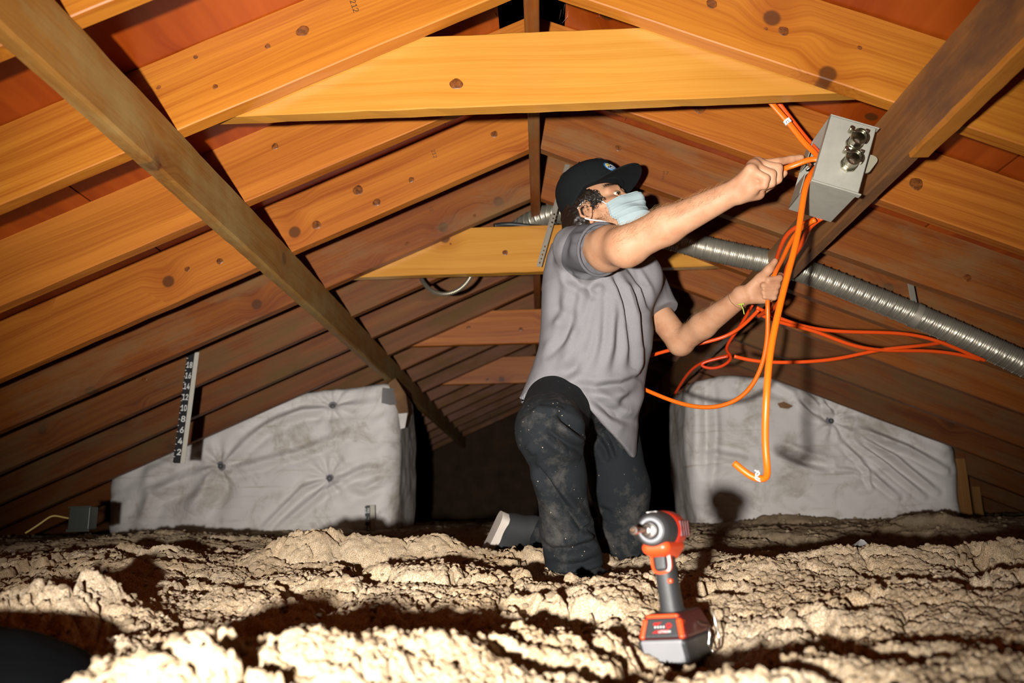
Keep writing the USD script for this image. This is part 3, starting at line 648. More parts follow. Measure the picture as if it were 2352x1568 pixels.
# left hand, palm towards the camera, closed round the hanging cables, thumb up
lp = lambda cx, cy, D: at(1640+cx/7.84, 540+cy/7.84, D)
wl = lp(500, 1075, 2.160)
lm = {'i': lp(1040, 790, 2.165), 'm': lp(1035, 905, 2.170), 'r': lp(1020, 1020, 2.168), 'p': lp(985, 1120, 2.160)}
for c in lm.values(): bf.cone(wl, c, .020, .0135, .012, flat=([0, 1, 0], .85))
for a, b in (('i', 'm'), ('m', 'r'), ('r', 'p')): bf.cone(lm[a], lm[b], .013, .013, .008)
bf.cone(lp(690, 1130, 2.14), lp(930, 1150, 2.14), .0165, .013, .012)
finger([lm['i'], lp(1195, 735, 2.150), lp(1175, 775, 2.122), lp(975, 805, 2.112)], [.0108, .0098, .0092, .0080])
finger([lm['m'], lp(1165, 880, 2.150), lp(1135, 905, 2.122), lp(885, 905, 2.112)], [.0108, .0100, .0092, .0082])
finger([lm['r'], lp(1130, 1000, 2.148), lp(1100, 1020, 2.120), lp(890, 1025, 2.112)], [.0104, .0096, .0088, .0078])
finger([lm['p'], lp(1100, 1110, 2.142), lp(1075, 1125, 2.117), lp(905, 1115, 2.110)], [.0096, .0086, .0080, .0070])
finger([lp(640, 970, 2.143), lp(835, 780, 2.130), lp(990, 610, 2.128), lp(1100, 465, 2.130)], [.0165, .0136, .0110, .0086], .009)
bf.cone(lp(680, 1040, 2.148), lp(900, 930, 2.155), .017, .014, .012); bf.cone(lp(760, 900, 2.142), lp(960, 860, 2.150), .013, .012, .012)
body = smoothed(bf.mesh(blur=1.0), 3)
bv = np.array(body.vertices)
_bt = cKDTree(bv); _bn0 = normals(body)
def skin_out(q):
    i = _bt.query(q)[1]; return bv[i] + _bn0[i]*.0008 - q
obj('body', body, 'skin', man, smooth=True, label='bare head, neck, arms and hands')

# eyes, brows
r = np.random.default_rng(3)
for s in (-1, 1):
    c = hd(.0805, s*.0310, .0150); e = trimesh.creation.icosphere(3, HS*.0114); e.apply_translation(c); ey = obj('eye', e, 'eye_white', man, smooth=True)
    g = nrm(at(1845, 372, 1.79) - c + np.array([0, -.30, 0])); i_ = trimesh.creation.icosphere(2, HS*.0064); i_.apply_translation(c + g*HS*.0072); obj('iris', i_, 'iris', ey, smooth=True)
    for sgn, lim, n_l in ((1, .0022, nrm(hU + hF*.10)), (-1, .0056, nrm(-hU + hF*.10))):
        lid = trimesh.creation.icosphere(4, HS*.0126); lv = np.array(lid.vertices); kf = (lv@n_l)[np.array(lid.faces)].mean(1) > HS*lim
        lid.update_faces(kf); lid.remove_unreferenced_vertices(); lid.apply_translation(c); obj('eyelid', lid, 'skin', man, smooth=True)
        if sgn > 0:
            ex = nrm(np.cross(n_l, hF)); ez = np.cross(ex, n_l); rr_ = HS*math.sqrt(.0128**2-lim**2)
            obj('lashes', tube([c + n_l*HS*lim + (ez*math.cos(t)*-1 + ex*math.sin(t))*rr_ if (ez@hF) < 0 else c + n_l*HS*lim + (ez*math.cos(t) + ex*math.sin(t))*rr_ for t in np.linspace(-1.3, 1.3, 18)], .0008, 6), 'hair_dark', man, smooth=True)
    B_ = []
    for i in range(130):
        t = r.uniform(0, 1); q = hd(.090-.026*t*t, s*(.013+.038*t), .042+.007*math.sin(t*2.6)+r.normal(0, .0035)); q = q + skin_out(q); d = nrm(hR*s*1.0 + hU*r.uniform(-.2, .5) - hF*.2*t)
        B_.append([q, q+d*.004+hF*.0008, q+d*.009])
    strands('eyebrow', B_, .0006, 'hair_dark', man)

# cap: deep crown, flat brim, round emblem
cF = nrm(hF - hU*.10); cU = np.cross(hR, cF)
CC = hd(.002, 0, .090)
cf = Field(CC-.19, CC+.19, .0032)
def crown(x, y, z, R=0):
    d = np.stack(np.broadcast_arrays(x-CC[0], y-CC[1], z-CC[2]), -1); f, rr, u = d@cF/HS, d@hR/HS, d@cU/HS
    q = np.sqrt((f/np.where(f > 0, .112, .106))**2 + (rr/.090)**2 + (np.maximum(u, 0)/.098)**4*0.6 + (np.maximum(u, 0)/.104)**2*.4)
    s_ = (q-1)*.095
    low = -(u - (-.017 + .60*np.minimum(f-.02, 0)))
    return np.maximum(s_, low)
cf.put(CC-.18, CC+.18, crown)
capm = smoothed(cf.mesh(), 4)
cp = obj('cap', capm, 'cap_black', man, smooth=50)
# brim
U_, V_ = np.meshgrid(np.linspace(-1, 1, 41), np.linspace(0, 1, 14))
def brim(off):
    ang = U_*1.12; ri = np.stack([.098*np.cos(ang*.98)+.003, .086*np.sin(ang)], -1); L = .078*np.cos(U_*1.45)**.55
    f = ri[..., 0] + V_*L; rr = ri[..., 1]*(1 + .10*V_); u = -.010 - .012*(rr/.085)**2*(1+.3*V_) + .004*V_ + off
    return CC + HS*(cF*f[..., None] + hR*rr[..., None] + cU*u[..., None])
def sheet(A, Bq):
    h, w = A.shape[:2]; V = np.vstack([A.reshape(-1, 3), Bq.reshape(-1, 3)]); i = np.arange(h*w).reshape(h, w); n = h*w
    q1 = np.stack([i[:-1, :-1], i[:-1, 1:], i[1:, 1:], i[1:, :-1]], -1).reshape(-1, 4); q2 = q1[:, ::-1]+n
    e = np.concatenate([i[0, :], i[1:, -1], i[-1, ::-1][1:], i[::-1, 0][1:]]); q3 = np.stack([e[1:], e[:-1], e[:-1]+n, e[1:]+n], 1)
    return V, np.vstack([q1, q2, q3])
obj('brim', sheet(brim(.0025), brim(-.0025)), 'cap_black', cp, smooth=40)
obj('button', place(trimesh.creation.icosphere(2, .007), CC + HS*cU*.103, hF, hR, hU*.6), 'cap_black', cp, smooth=True)
# seams of the crown
sm = []
for a in (0.35, 1.2, 2.1, -0.35, -1.2, -2.1, 3.14):
    P = []
    for t in np.linspace(.08, 1.0, 22):
        el = t*math.pi/2*.98; f, rr, u = .110*math.cos(a)*math.sin(el), .0905*math.sin(a)*math.sin(el), .1*math.cos(el)
        q = math.sqrt((f/(.112 if f > 0 else .106))**2+(rr/.090)**2+(u/.098)**4*.6+(u/.104)**2*.4); P.append(CC+HS*(cF*f+hR*rr+cU*u)/q)
    sm.append(tube(P, .0011, 5))
obj('seams', join(*sm), 'cap_black', cp, smooth=True)
bn = nrm(cF*.84 + hR*.36 + cU*.30); bx = nrm(np.cross(cU, bn))*-1; bx = nrm(np.cross(bn, hU))*-1; by = np.cross(bn, bx)
if (bx@hR) > 0: bx, by = -bx, np.cross(bn, -bx)
BR = .021
def on_crown(d):
    f, rr, u = d@cF, d@hR, d@cU; q = math.sqrt((f/(.112 if f > 0 else .106))**2+(rr/.090)**2+(max(u, 0)/.098)**4*.6+(max(u, 0)/.104)**2*.4); return q
bd = cF*.098 + hR*.034 + cU*.021
for _ in range(20): bd = bd/on_crown(bd)
def emblem(poly, h, off):
    out = []
    for g in getattr(poly, 'geoms', [poly]):
        out.append(trimesh.creation.extrude_polygon(g, h, engine='earcut'))
    m = trimesh.util.concatenate(out); return place(m, CC + HS*bd + bn*(.0010+off), bx, by, bn)
circ = sg.Point(0, 0).buffer(BR, 24)
bg = obj('emblem', emblem(circ, .0012, 0), 'badge_blue', cp, smooth=False, label='round blue and white emblem with a sun over mountains')
obj('emblem_field', emblem(sg.Point(0, 0).buffer(BR*.80, 24), .0005, .0012), 'badge_white', bg, smooth=False) if False else obj('emblem_field', emblem(sg.Point(0, 0).buffer(BR*.80, 24), .0005, .0012), 'badge_white', cp, smooth=False)
obj('emblem_sun', emblem(sg.Point(-.005, .0075).buffer(BR*.27, 16), .0004, .0017), 'badge_yellow', cp, smooth=False)
fld = sg.Point(0, 0).buffer(BR*.80, 24)
mt1 = sg.Polygon([(-.017, -.009), (-.008, .001), (-.004, -.002), (.004, .007), (.017, -.009), (.012, -.009), (.004, .0005), (-.002, -.006), (-.007, -.0035), (-.012, -.009)]).intersection(fld)
obj('emblem_mountains', emblem(mt1, .0004, .0017), 'badge_navy', cp, smooth=False)
obj('emblem_river', emblem(sg.Polygon([(-.016, -.011), (.016, -.011), (.006, -.0165), (-.006, -.0165)]).intersection(fld), .0004, .0017), 'badge_blue', cp, smooth=False)

# face mask with pleats, edge binding and ear loops
uu, vv = np.meshgrid(np.linspace(-1, 1, 61), np.linspace(0, 1, 49))
def maskpt(off):
    top, bot = -.006, -.128
    u = top + (bot-top)*vv - .010*(uu**2)*(1-vv)*1.0 + .012*np.abs(uu)**2*vv
    half = .0665 + .004*np.sin(vv*math.pi)
    prof = .100 + .030*np.sin(np.clip(vv*1.15, 0, 1)*math.pi*.62)**1.0 - .060*np.clip(vv-.62, 0, 1)**1.4*2.2
    f = prof - (.054+.026*np.sin(vv*math.pi))*np.abs(uu)**(2.0-.3*vv) 
    f = f + .033*np.exp(-(uu/.28)**2)*np.exp(-((vv-.07)/.25)**2) + .008*np.exp(-((vv-.05)/.14)**2)*np.exp(-((np.abs(uu)-.55)/.25)**2)
    pl = sum(np.clip(1-np.abs((vv-c)/.028), 0, 1) for c in (.30, .47, .64))*.0035*(1-np.abs(uu)**3)
    wr_ = .0030*np.sin(uu*7+vv*9)*np.sin(vv*math.pi)*(.3+np.abs(uu)) + .004*(meshkit.fbm(np.stack([uu*3, vv*4, uu*0], -1), 3, 9)-.5) + .0016*np.sin(vv*70)*np.clip((np.abs(uu)-.85)/.15, 0, 1)
    rr = half*np.sin(uu*1.18)/math.sin(1.18)*1.06
    P = HC + HS*(hF*(f+pl+wr_+off)[..., None] + hR*(rr + np.sign(uu)*off*.5)[..., None] + hU*u[..., None]); return P
A_ = maskpt(.004); mk = obj('face_mask', sheet(maskpt(.0022), A_), 'mask_blue', man, smooth=60, label='pale blue pleated surgical mask')
E_ = maskpt(.0048)
bind = [tube(E_[0], .0013, 6), tube(E_[-1], .0013, 6), tube(E_[:, 0], .0018, 6), tube(E_[:, -1], .0018, 6), tube(E_[3], .0006, 5)]
obj('binding', join(*bind), 'mask_blue', mk, smooth=True)
for s in (-1, 1):
    c0, c1 = E_[1, 30+30*s], E_[-2, 30+30*s]
    for pts, w_ in (([c0, hd(.03, s*.076, .016), hd(-.004, s*.086, .030), hd(-.030, s*.086, .022)], .0016), ([c1, hd(.02, s*.072, -.062), hd(-.008, s*.080, -.036), hd(-.024, s*.086, -.020)], .0022)):
        obj('ear_loop', tube(spline(pts, 24), w_), 'strap_white', mk, smooth=True, label='white elastic ear loop')

# hair at nape and temple, stubble, arm hair
r = np.random.default_rng(12)
for s in (1, -1):
    for nm_, N_ in (('nape_hair', 240), ('temple_hair', 300)):
        Hs = []
        for i in range(N_ if s > 0 else N_//3):
            t = r.uniform(0, 1); k = r.uniform(0, 6.3)
            if nm_ == 'nape_hair': q = hd(-.045-.055*t, s*(.078-.040*t)*r.uniform(.8, 1), r.uniform(-.072, .01)); L, a_ = r.uniform(.018, .035), r.uniform(.004, .008)
            else: q = hd(r.uniform(-.012, .046), s*.07, r.uniform(.008, .044)); q = q + skin_out(q) + hR*s*r.uniform(0, .012); L, a_ = r.uniform(.012, .026), r.uniform(.0025, .006)
            d = nrm(hU*-1 + hR*s*r.uniform(0, .25) + hF*r.normal(0, .5)); tt = np.linspace(0, 1, 9)
            Hs.append(np.array([q + d*L*x + hF*a_*math.sin(k+x*6) + hR*s*(a_*math.cos(k+x*6)+.002) for x in tt]))
        strands(nm_, Hs, .0016, 'hair_dark', man, label='dark curly hair below the cap')
hb = Field(HC-.14, HC+.14, .004)
for f, rr, u, R in ((-.062, .042, -.035, .036), (-.075, .02, -.040, .038), (-.085, 0, -.030, .036), (-.062, -.042, -.035, .036), (-.050, .060, -.010, .026), (-.050, -.060, -.010, .026), (.010, .066, .040, .018), (.024, .063, .036, .014), (-.002, .070, .030, .016), (-.05, .058, .036, .024), (-.022, .068, .040, .014), (-.075, .035, .035, .03), (-.040, .064, .010, .022), (-.064, .048, .004, .030), (-.085, .02, .0, .036), (-.085, -.02, .0, .036), (.016, -.066, .034, .012)):
    hb.cone(hd(f, rr, u), hd(f, rr, u+.012), HS*R, HS*R, .012)
hm = smoothed(hb.mesh(keep_largest=False), 3); hv = np.array(hm.vertices); hm.vertices = hv + normals(hm)*(.006*(meshkit.noise(hv*190, 2)-.5)+.004*(meshkit.noise(hv*90, 5)-.5))[:, None]
obj('hair_mass', hm, 'hair_dark', man, smooth=True)
bn_ = normals(body)
def grow(mask, n, L, lay, seed, name, w, mt, **kw):
    r = np.random.default_rng(seed); i = np.nonzero(mask)[0]
    if not len(i): return
    i = r.choice(i, n); P = []
    for j in i:
        N_ = bn_[j]; d = lay(bv[j]) + r.normal(0, .35, 3); d = nrm(d - N_*(d@N_)); l_ = L*r.uniform(.5, 1.2); p = bv[j] + r.normal(0, .0012, 3)
        P.append([p, p + d*l_*.5 + N_*l_*.28, p + d*l_ + N_*l_*.34])
    strands(name, P, w, mt, man, **kw)
hl = ((bv-HC)@AX.T)/HS
grow((hl[:, 0] > -.012) & (hl[:, 0] < .085) & (hl[:, 2] < -.018) & (hl[:, 2] > -.125) & (np.abs(hl[:, 1]) > .012) & (hl[:, 2] < -.018 - .5*np.clip(hl[:, 0]-.04, 0, 1)), 3200, .005, lambda p: -hU + hF*.4, 21, 'stubble', .00034, 'stubble_brown')
def along(a, b):
    d = b-a; t = (bv-a)@d/(d@d); q = np.linalg.norm(bv-a-np.clip(t, 0, 1)[:, None]*d, axis=1); return t, q
t_, q_ = along(ER, WR); grow((t_ > -.05) & (t_ < .93) & (q_ < .06) & (bn_[:, 2] > -.25), 1000, .015, lambda p: nrm(WR-ER) + np.array([0, 0, .15]), 22, 'arm_hair', .00024, 'arm_hair')
t_, q_ = along(EL, WL); grow((t_ > .05) & (t_ < .85) & (q_ < .05) & (bn_[:, 2] > .0), 400, .013, lambda p: nrm(WL-EL), 23, 'arm_hair', .0002, 'arm_hair')
# string bracelet on the left wrist
wd_ = nrm(WL-EL); wc = WL - wd_*.012; wa = nrm(np.cross(wd_, [0, 0, 1])); wb = np.cross(wd_, wa)
a_ = np.linspace(0, 2*math.pi, 31); br = obj('bracelet', tube([wc + wa*math.cos(x)*.0295 + wb*math.sin(x)*.0295 + wd_*.004*math.sin(x) for x in a_], .0009, 5), 'string_brown', man, smooth=True, label='thin string bracelet with a green knot')
kp = lp(490, 1255, 2.125)
obj('knot', join(tube([kp + np.array([-.008, 0, .001]), kp + np.array([.008, 0, .003])], .0021, 6), tube([kp, kp + np.array([.004, 0, -.011]), kp + np.array([.006, 0, -.026])], .0015, 6)), 'string_green', br, smooth=True)

# ------------------------------------------------------------------ clothes
# torso profile: image silhouette (left, right) per row at the torso's depth
TD = 2.30
ROWS = np.array([(512, 1318, 1392), (530, 1296, 1410), (560, 1276, 1424), (600, 1259, 1440), (640, 1251, 1462), (680, 1248, 1484), (720, 1245, 1497), (760, 1242, 1502), (800, 1237, 1500), (850, 1221, 1492), (890, 1204, 1484), (930, 1186, 1477), (965, 1174, 1472), (1000, 1170, 1470), (1045, 1170, 1468), (1090, 1172, 1466)], float)
_p = np.array([[at(l, y, TD), at(r_, y, TD)] for y, l, r_ in ROWS])
tz = _p[:, :, 2].mean(1); tx = _p[:, :, 0].mean(1); tw_ = (_p[:, 1, 0]-_p[:, 0, 0])/2; tyc = _p[:, :, 1].mean(1)
o_ = np.argsort(tz); tz, tx, tw_, tyc = tz[o_], tx[o_], tw_[o_], tyc[o_]
yaw_ = math.radians(24); fd, ld = np.array([math.cos(yaw_), -math.sin(yaw_)]), np.array([-math.sin(yaw_), -math.cos(yaw_)])
KB, KA = 0.128, 0.185                                  # half chest depth, half shoulder breadth
KP = math.sqrt((KB*math.cos(yaw_))**2 + (KA*math.sin(yaw_))**2)
def torso(x, y, z, grow_=0.0):
    s = np.interp(z, tz, tw_)/KP; cx = np.interp(z, tz, tx); cy = np.interp(z, tz, tyc) 
    f = (x-cx)*fd[0] + (y-cy)*fd[1]; l = (x-cx)*ld[0] + (y-cy)*ld[1]
    a, b = KA*np.clip(s, .25, 1.05)+grow_, KB*s+grow_
    q = (np.abs(f/b)**2.3 + np.abs(l/a)**2.3)**(1/2.3)
    d = (q-1)*np.minimum(a, b)
    return d
cuffR0, cuffR1 = SR, at(1380, 573, 2.00)
cuffL0, cuffL1 = SL_, at(1520, 722, 2.40)
sf = Field([-.06, 1.86, -.02], [.50, 2.66, .76], 0.0035, .075)
sf.put([-.06, 1.9, -.05], [.5, 2.7, tz[-1]], lambda x, y, z: np.maximum(torso(x, y, z), np.maximum(z-tz[-1], -9)))
sf.cone(at(1345, 548, 2.24), at(1430, 590, 2.42), .070, .065, .05)
sf.cone(cuffR0, cuffR1, .058, .067, .035); sf.cone(cuffL0, cuffL1, .078, .060, .05); sf.cone(at(1455, 640, 2.30), cuffL0, .085, .074, .05)
sf.cone(at(1362, 590, 2.28), hd(-.03, 0, -.10), .078, .064, .03)
def cutaway(fieldobj, P, N, R, rmax=None):
    P, N = np.asarray(P), nrm(N)
    fieldobj.put(P-R, P+R, lambda x, y, z: np.maximum(-((x-P[0])*N[0]+(y-P[1])*N[1]+(z-P[2])*N[2]), np.sqrt((x-P[0])**2+(y-P[1])**2+(z-P[2])**2)-R), 0, 's')
cutaway(sf, cuffR1, cuffR1-cuffR0, .128); cutaway(sf, cuffL1, cuffL1-cuffL0 + np.array([0, 0, -.02]), .09)
nk = hd(-.030, 0, -.088); cutaway(sf, nk, nrm(hU*.75 + hF*.30 + hR*0), .10)
# hem: hitched up over the near thigh, hanging low behind and in front
hem = [(1165, 968), (1180, 935), (1200, 905), (1228, 886), (1262, 876), (1300, 882), (1330, 902), (1352, 935), (1380, 968), (1420, 1005), (1466, 1042), (1480, 1046)]
hx = np.array([at(a, b, 2.12)[0] for a, b in hem]); hz = np.array([at(a, b, 2.12)[2] for a, b in hem])
HF = Field.__new__(Field)
def hemcut(x, y, z):
    w = sstep(2.45, 2.28, y)                           # far side of the shirt simply hangs level
    zz = np.interp(x, hx, hz)*w + (at(1400, 985, 2.45)[2])*(1-w); return z-zz
sf.put([-.08, 1.84, -.05], [.52, 2.68, .40], hemcut, 0, 's') if False else None
X3 = np.meshgrid(*sf.ax, indexing='ij', sparse=True); sf.D = np.maximum(sf.D, -hemcut(*X3)).astype(np.float32)
# hollow from below so that the hem stands off the trousers
inner = torso(*X3, grow_=-.020); inner = np.maximum(inner, X3[2]-(hemcut(*X3)*0 + X3[2] - hemcut(*X3) + .024)); inner = np.maximum(inner, at(1228, 900, 2.15)[0]-X3[0]); sf.D = np.maximum(sf.D, -inner).astype(np.float32)
shirt = smoothed(sf.mesh(blur=.8), 4)
sv, sn = np.array(shirt.vertices), normals(shirt)
px = proj(sv); facing = np.clip(-(sn@FW)*1.8, 0, 1)
def seg_dist(P, L):
    """distance to a polyline and position along it"""
    L = np.asarray(L, float); best = np.full(len(P), 1e9); tt = np.zeros(len(P)); cum = np.r_[0, np.cumsum(np.linalg.norm(np.diff(L, axis=0), axis=1))]; side = np.zeros(len(P))
    for i in range(len(L)-1):
        a, d = L[i], L[i+1]-L[i]; l2 = d@d; t = np.clip((P-a)@d/l2, 0, 1); q = P-a-t[:, None]*d; dd = np.linalg.norm(q, axis=1); m = dd < best
        best[m] = dd[m]; tt[m] = (cum[i]+t[m]*(cum[i+1]-cum[i]))/cum[-1]; side[m] = np.sign(d[0]*q[m, 1]-d[1]*q[m, 0])
    return best, tt, side
FOLDS = [  # pixels along the crease, width, depth in metres: the real shirt's creases, cut into its surface
 ([(1400, 622), (1425, 650), (1440, 710), (1452, 800), (1450, 860)], 9, .007), ([(1420, 618), (1450, 655), (1472, 720), (1484, 800), (1480, 850)], 8, .007), ([(1437, 612), (1472, 660), (1490, 715)], 6, .008), ([(1385, 632), (1392, 700), (1385, 780), (1370, 850)], 11, .006), ([(1372, 640), (1372, 700), (1360, 780), (1340, 850)], 10, .005), ([(1412, 640), (1422, 720), (1420, 800), (1405, 870)], 10, .005), ([(1330, 640), (1312, 720), (1290, 800), (1262, 862)], 12, .005), ([(1285, 640), (1275, 720), (1265, 790)], 12, .004),
 ([(1408, 625), (1434, 690), (1445, 745)], 6, .006), ([(1452, 612), (1482, 662), (1494, 700)], 6, .006), ([(1365, 640), (1345, 720), (1330, 790)], 11, .004),
 ([(1500, 800), (1488, 850), (1475, 880), (1440, 905)], 12, .006), ([(1488, 830), (1470, 865), (1430, 885), (1370, 892), (1310, 880)], 10, .008), ([(1496, 900), (1478, 940), (1465, 975)], 9, .007), ([(1345, 900), (1390, 935), (1430, 962), (1462, 970)], 10, .008),
 ([(1262, 800), (1290, 760), (1330, 735)], 12, .006), ([(1250, 830), (1300, 770), (1312, 745)], 9, .005), ([(1275, 700), (1300, 725), (1340, 735)], 14, .005), ([(1300, 600), (1312, 640), (1345, 660), (1360, 668)], 9, .006), ([(1350, 655), (1365, 690)], 12, .005),
 ([(1380, 640), (1352, 655), (1345, 668)], 9, .006), ([(1232, 870), (1300, 850), (1350, 845)], 15, .005), ([(1205, 940), (1225, 900), (1260, 870)], 10, .004), ([(1470, 880), (1420, 940), (1400, 965)], 12, .004), ([(1340, 800), (1320, 840), (1290, 872)], 12, .005),
 ([(1345, 545), (1330, 560), (1322, 600)], 8, .005), ([(1375, 532), (1345, 540), (1312, 560)], 7, .005), ([(1390, 520), (1350, 523), (1318, 535)], 6, .005), ([(1350, 560), (1338, 580), (1335, 610)], 7, .004), ([(1310, 540), (1298, 575), (1298, 610)], 8, .005)]
disp = np.zeros(len(sv))
for L, w, dp in FOLDS:
    d, t, sd_ = seg_dist(px, L); taper = np.sin(np.clip(t*1.0, 0, 1)*math.pi)**.9
    disp += dp*taper*(-np.exp(-(d/w)**2) + .55*np.exp(-((d-1.9*w)/(1.1*w))**2))*1.0
sc = np.array([9, 9, 3.2]); P3 = (sv + 0.15*sv[:, [2, 0, 1]])
disp += .010*(meshkit.fbm(P3*sc, 3, 31)-.5)
shirt.vertices = sv + sn*(1.9*np.clip(disp, -.0075, .008)*facing + .004*(meshkit.fbm(sv*14, 2, 33)-.5))[:, None]
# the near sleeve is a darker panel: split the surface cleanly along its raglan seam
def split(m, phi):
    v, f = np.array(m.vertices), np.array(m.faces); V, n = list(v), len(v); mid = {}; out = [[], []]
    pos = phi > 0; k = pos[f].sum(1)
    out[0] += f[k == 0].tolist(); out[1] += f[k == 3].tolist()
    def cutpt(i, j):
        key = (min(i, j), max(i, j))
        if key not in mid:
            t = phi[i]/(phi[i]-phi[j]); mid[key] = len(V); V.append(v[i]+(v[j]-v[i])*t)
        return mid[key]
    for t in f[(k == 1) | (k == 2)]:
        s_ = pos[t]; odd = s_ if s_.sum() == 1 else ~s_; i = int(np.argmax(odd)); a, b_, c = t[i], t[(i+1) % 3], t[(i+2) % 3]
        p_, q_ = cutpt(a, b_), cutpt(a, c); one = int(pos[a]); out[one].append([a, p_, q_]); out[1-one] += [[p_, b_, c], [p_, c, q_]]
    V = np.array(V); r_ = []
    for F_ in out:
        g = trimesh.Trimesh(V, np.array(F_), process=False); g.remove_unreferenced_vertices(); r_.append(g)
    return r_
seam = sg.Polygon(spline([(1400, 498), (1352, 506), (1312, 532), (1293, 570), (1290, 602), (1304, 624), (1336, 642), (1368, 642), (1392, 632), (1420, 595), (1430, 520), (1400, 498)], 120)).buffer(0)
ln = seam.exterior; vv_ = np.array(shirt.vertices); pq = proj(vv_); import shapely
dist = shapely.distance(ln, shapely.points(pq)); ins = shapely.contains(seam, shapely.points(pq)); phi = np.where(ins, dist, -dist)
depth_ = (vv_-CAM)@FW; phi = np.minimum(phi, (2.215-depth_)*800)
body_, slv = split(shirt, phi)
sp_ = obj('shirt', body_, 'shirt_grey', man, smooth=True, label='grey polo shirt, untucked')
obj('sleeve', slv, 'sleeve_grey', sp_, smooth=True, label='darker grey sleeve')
# cuff rims and collar band
def ring(c, n, R, r_, sx=1.0):
    n = nrm(n); a = nrm(np.cross(n, [.2, .1, 1])); b = np.cross(n, a); t = np.linspace(0, 2*math.pi, 41); return tube([c + a*R*math.cos(x) + b*R*math.sin(x)*sx for x in t], r_, 8)
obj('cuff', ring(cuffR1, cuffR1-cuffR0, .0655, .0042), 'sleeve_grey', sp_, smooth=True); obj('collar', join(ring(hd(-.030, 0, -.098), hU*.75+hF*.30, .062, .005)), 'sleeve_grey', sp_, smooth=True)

# trousers
HRp, HLp = at(1285, 930, 2.22), at(1385, 950, 2.40)
KR, AR_ = at(1262, 985, 1.92), at(1318, 1262, 2.04)
KL, AL_ = at(1438, 1222, 2.33), at(1232, 1222, 2.50)
tf = Field([-.12, 1.70, -.24], [.50, 2.72, .48], 0.0042, .05)
tf.ell(at(1345, 900, 2.31), [.155, .17, .11], None, .03)
tf.cone(HRp, KR + np.array([.0, .05, .01]), .098, .080, .03); tf.cone(KR + np.array([.0, .05, .01]), KR + np.array([0, .012, .0]), .080, .078, .02)
tf.cone(KR + np.array([.005, .03, -.02]), at(1285, 1090, 1.98), .076, .063, .03); tf.cone(at(1285, 1090, 1.98), at(1303, 1215, 2.02), .063, .062, .03); tf.cone(at(1303, 1215, 2.02), at(1318, 1285, 2.03), .066, .076, .02)
tf.cone(HLp, at(1425, 1120, 2.35), .100, .084, .03); tf.cone(at(1425, 1120, 2.35), at(1440, 1232, 2.33), .083, .063, .03); tf.cone(at(1440, 1232, 2.33), at(1442, 1262, 2.33), .060, .050, .02)
tf.cone(at(1436, 1240, 2.35), AL_, .062, .044, .03)
P0 = at(1312, 1312, 2.03); Nn = nrm(np.array([.16, .0, -1.0])); X3 = np.meshgrid(*tf.ax, indexing='ij', sparse=True)
cut = (X3[0]-P0[0])*Nn[0] + (X3[1]-P0[1])*Nn[1] + (X3[2]-P0[2])*Nn[2]; tf.D = np.maximum(tf.D, np.where(X3[0] < P0[0]+.10, np.where(X3[1] < 2.25, cut, -1), -1)).astype(np.float32)
tr = smoothed(tf.mesh(blur=1.0), 4); tv, tn = np.array(tr.vertices), normals(tr); px = proj(tv); facing = np.clip(-(tn@FW)*1.8, 0, 1)
TF = [([(1345, 1000), (1325, 985), (1295, 960), (1285, 945)], 10, .010), ([(1340, 1035), (1312, 1025), (1275, 1000), (1255, 985)], 10, .010), ([(1228, 1045), (1222, 1068), (1240, 1090)], 8, .004), ([(1230, 1075), (1265, 1120), (1310, 1180), (1345, 1225)], 9, .012), ([(1245, 1120), (1290, 1180), (1330, 1240)], 8, .006),
      ([(1382, 1230), (1350, 1250), (1310, 1262), (1275, 1262)], 8, .007), ([(1390, 1275), (1340, 1295), (1290, 1300)], 7, .005), ([(1205, 935), (1240, 912), (1280, 910), (1310, 925)], 9, .006), ([(1190, 960), (1235, 925), (1290, 930), (1330, 965)], 7, .004), ([(1375, 1000), (1392, 1040), (1398, 1060)], 8, .007), ([(1390, 985), (1410, 1020), (1418, 1050)], 7, .006), ([(1358, 985), (1378, 1030)], 8, .007), ([(1345, 1205), (1385, 1235)], 10, .008), ([(1195, 1030), (1215, 1055)], 10, .006), ([(1240, 1240), (1262, 1262), (1300, 1268)], 8, .005), ([(1370, 1165), (1395, 1175), (1405, 1178)], 7, .004)]
disp = np.zeros(len(tv))
for L, w, dp in TF:
    d, t, sd_ = seg_dist(px, L); disp += dp*np.sin(np.clip(t, 0, 1)*math.pi)**.4*(-np.exp(-(d/w)**2) + .6*np.exp(-((d-1.9*w)/(1.1*w))**2))
tr.vertices = tv + tn*(1.7*np.clip(disp, -.012, .012)*facing + .010*(meshkit.fbm(tv*np.array([10, 10, 5]), 3, 41)-.5))[:, None]
to = obj('trousers', tr, 'trouser_black', man, smooth=True, label='baggy black work trousers with pale dust')
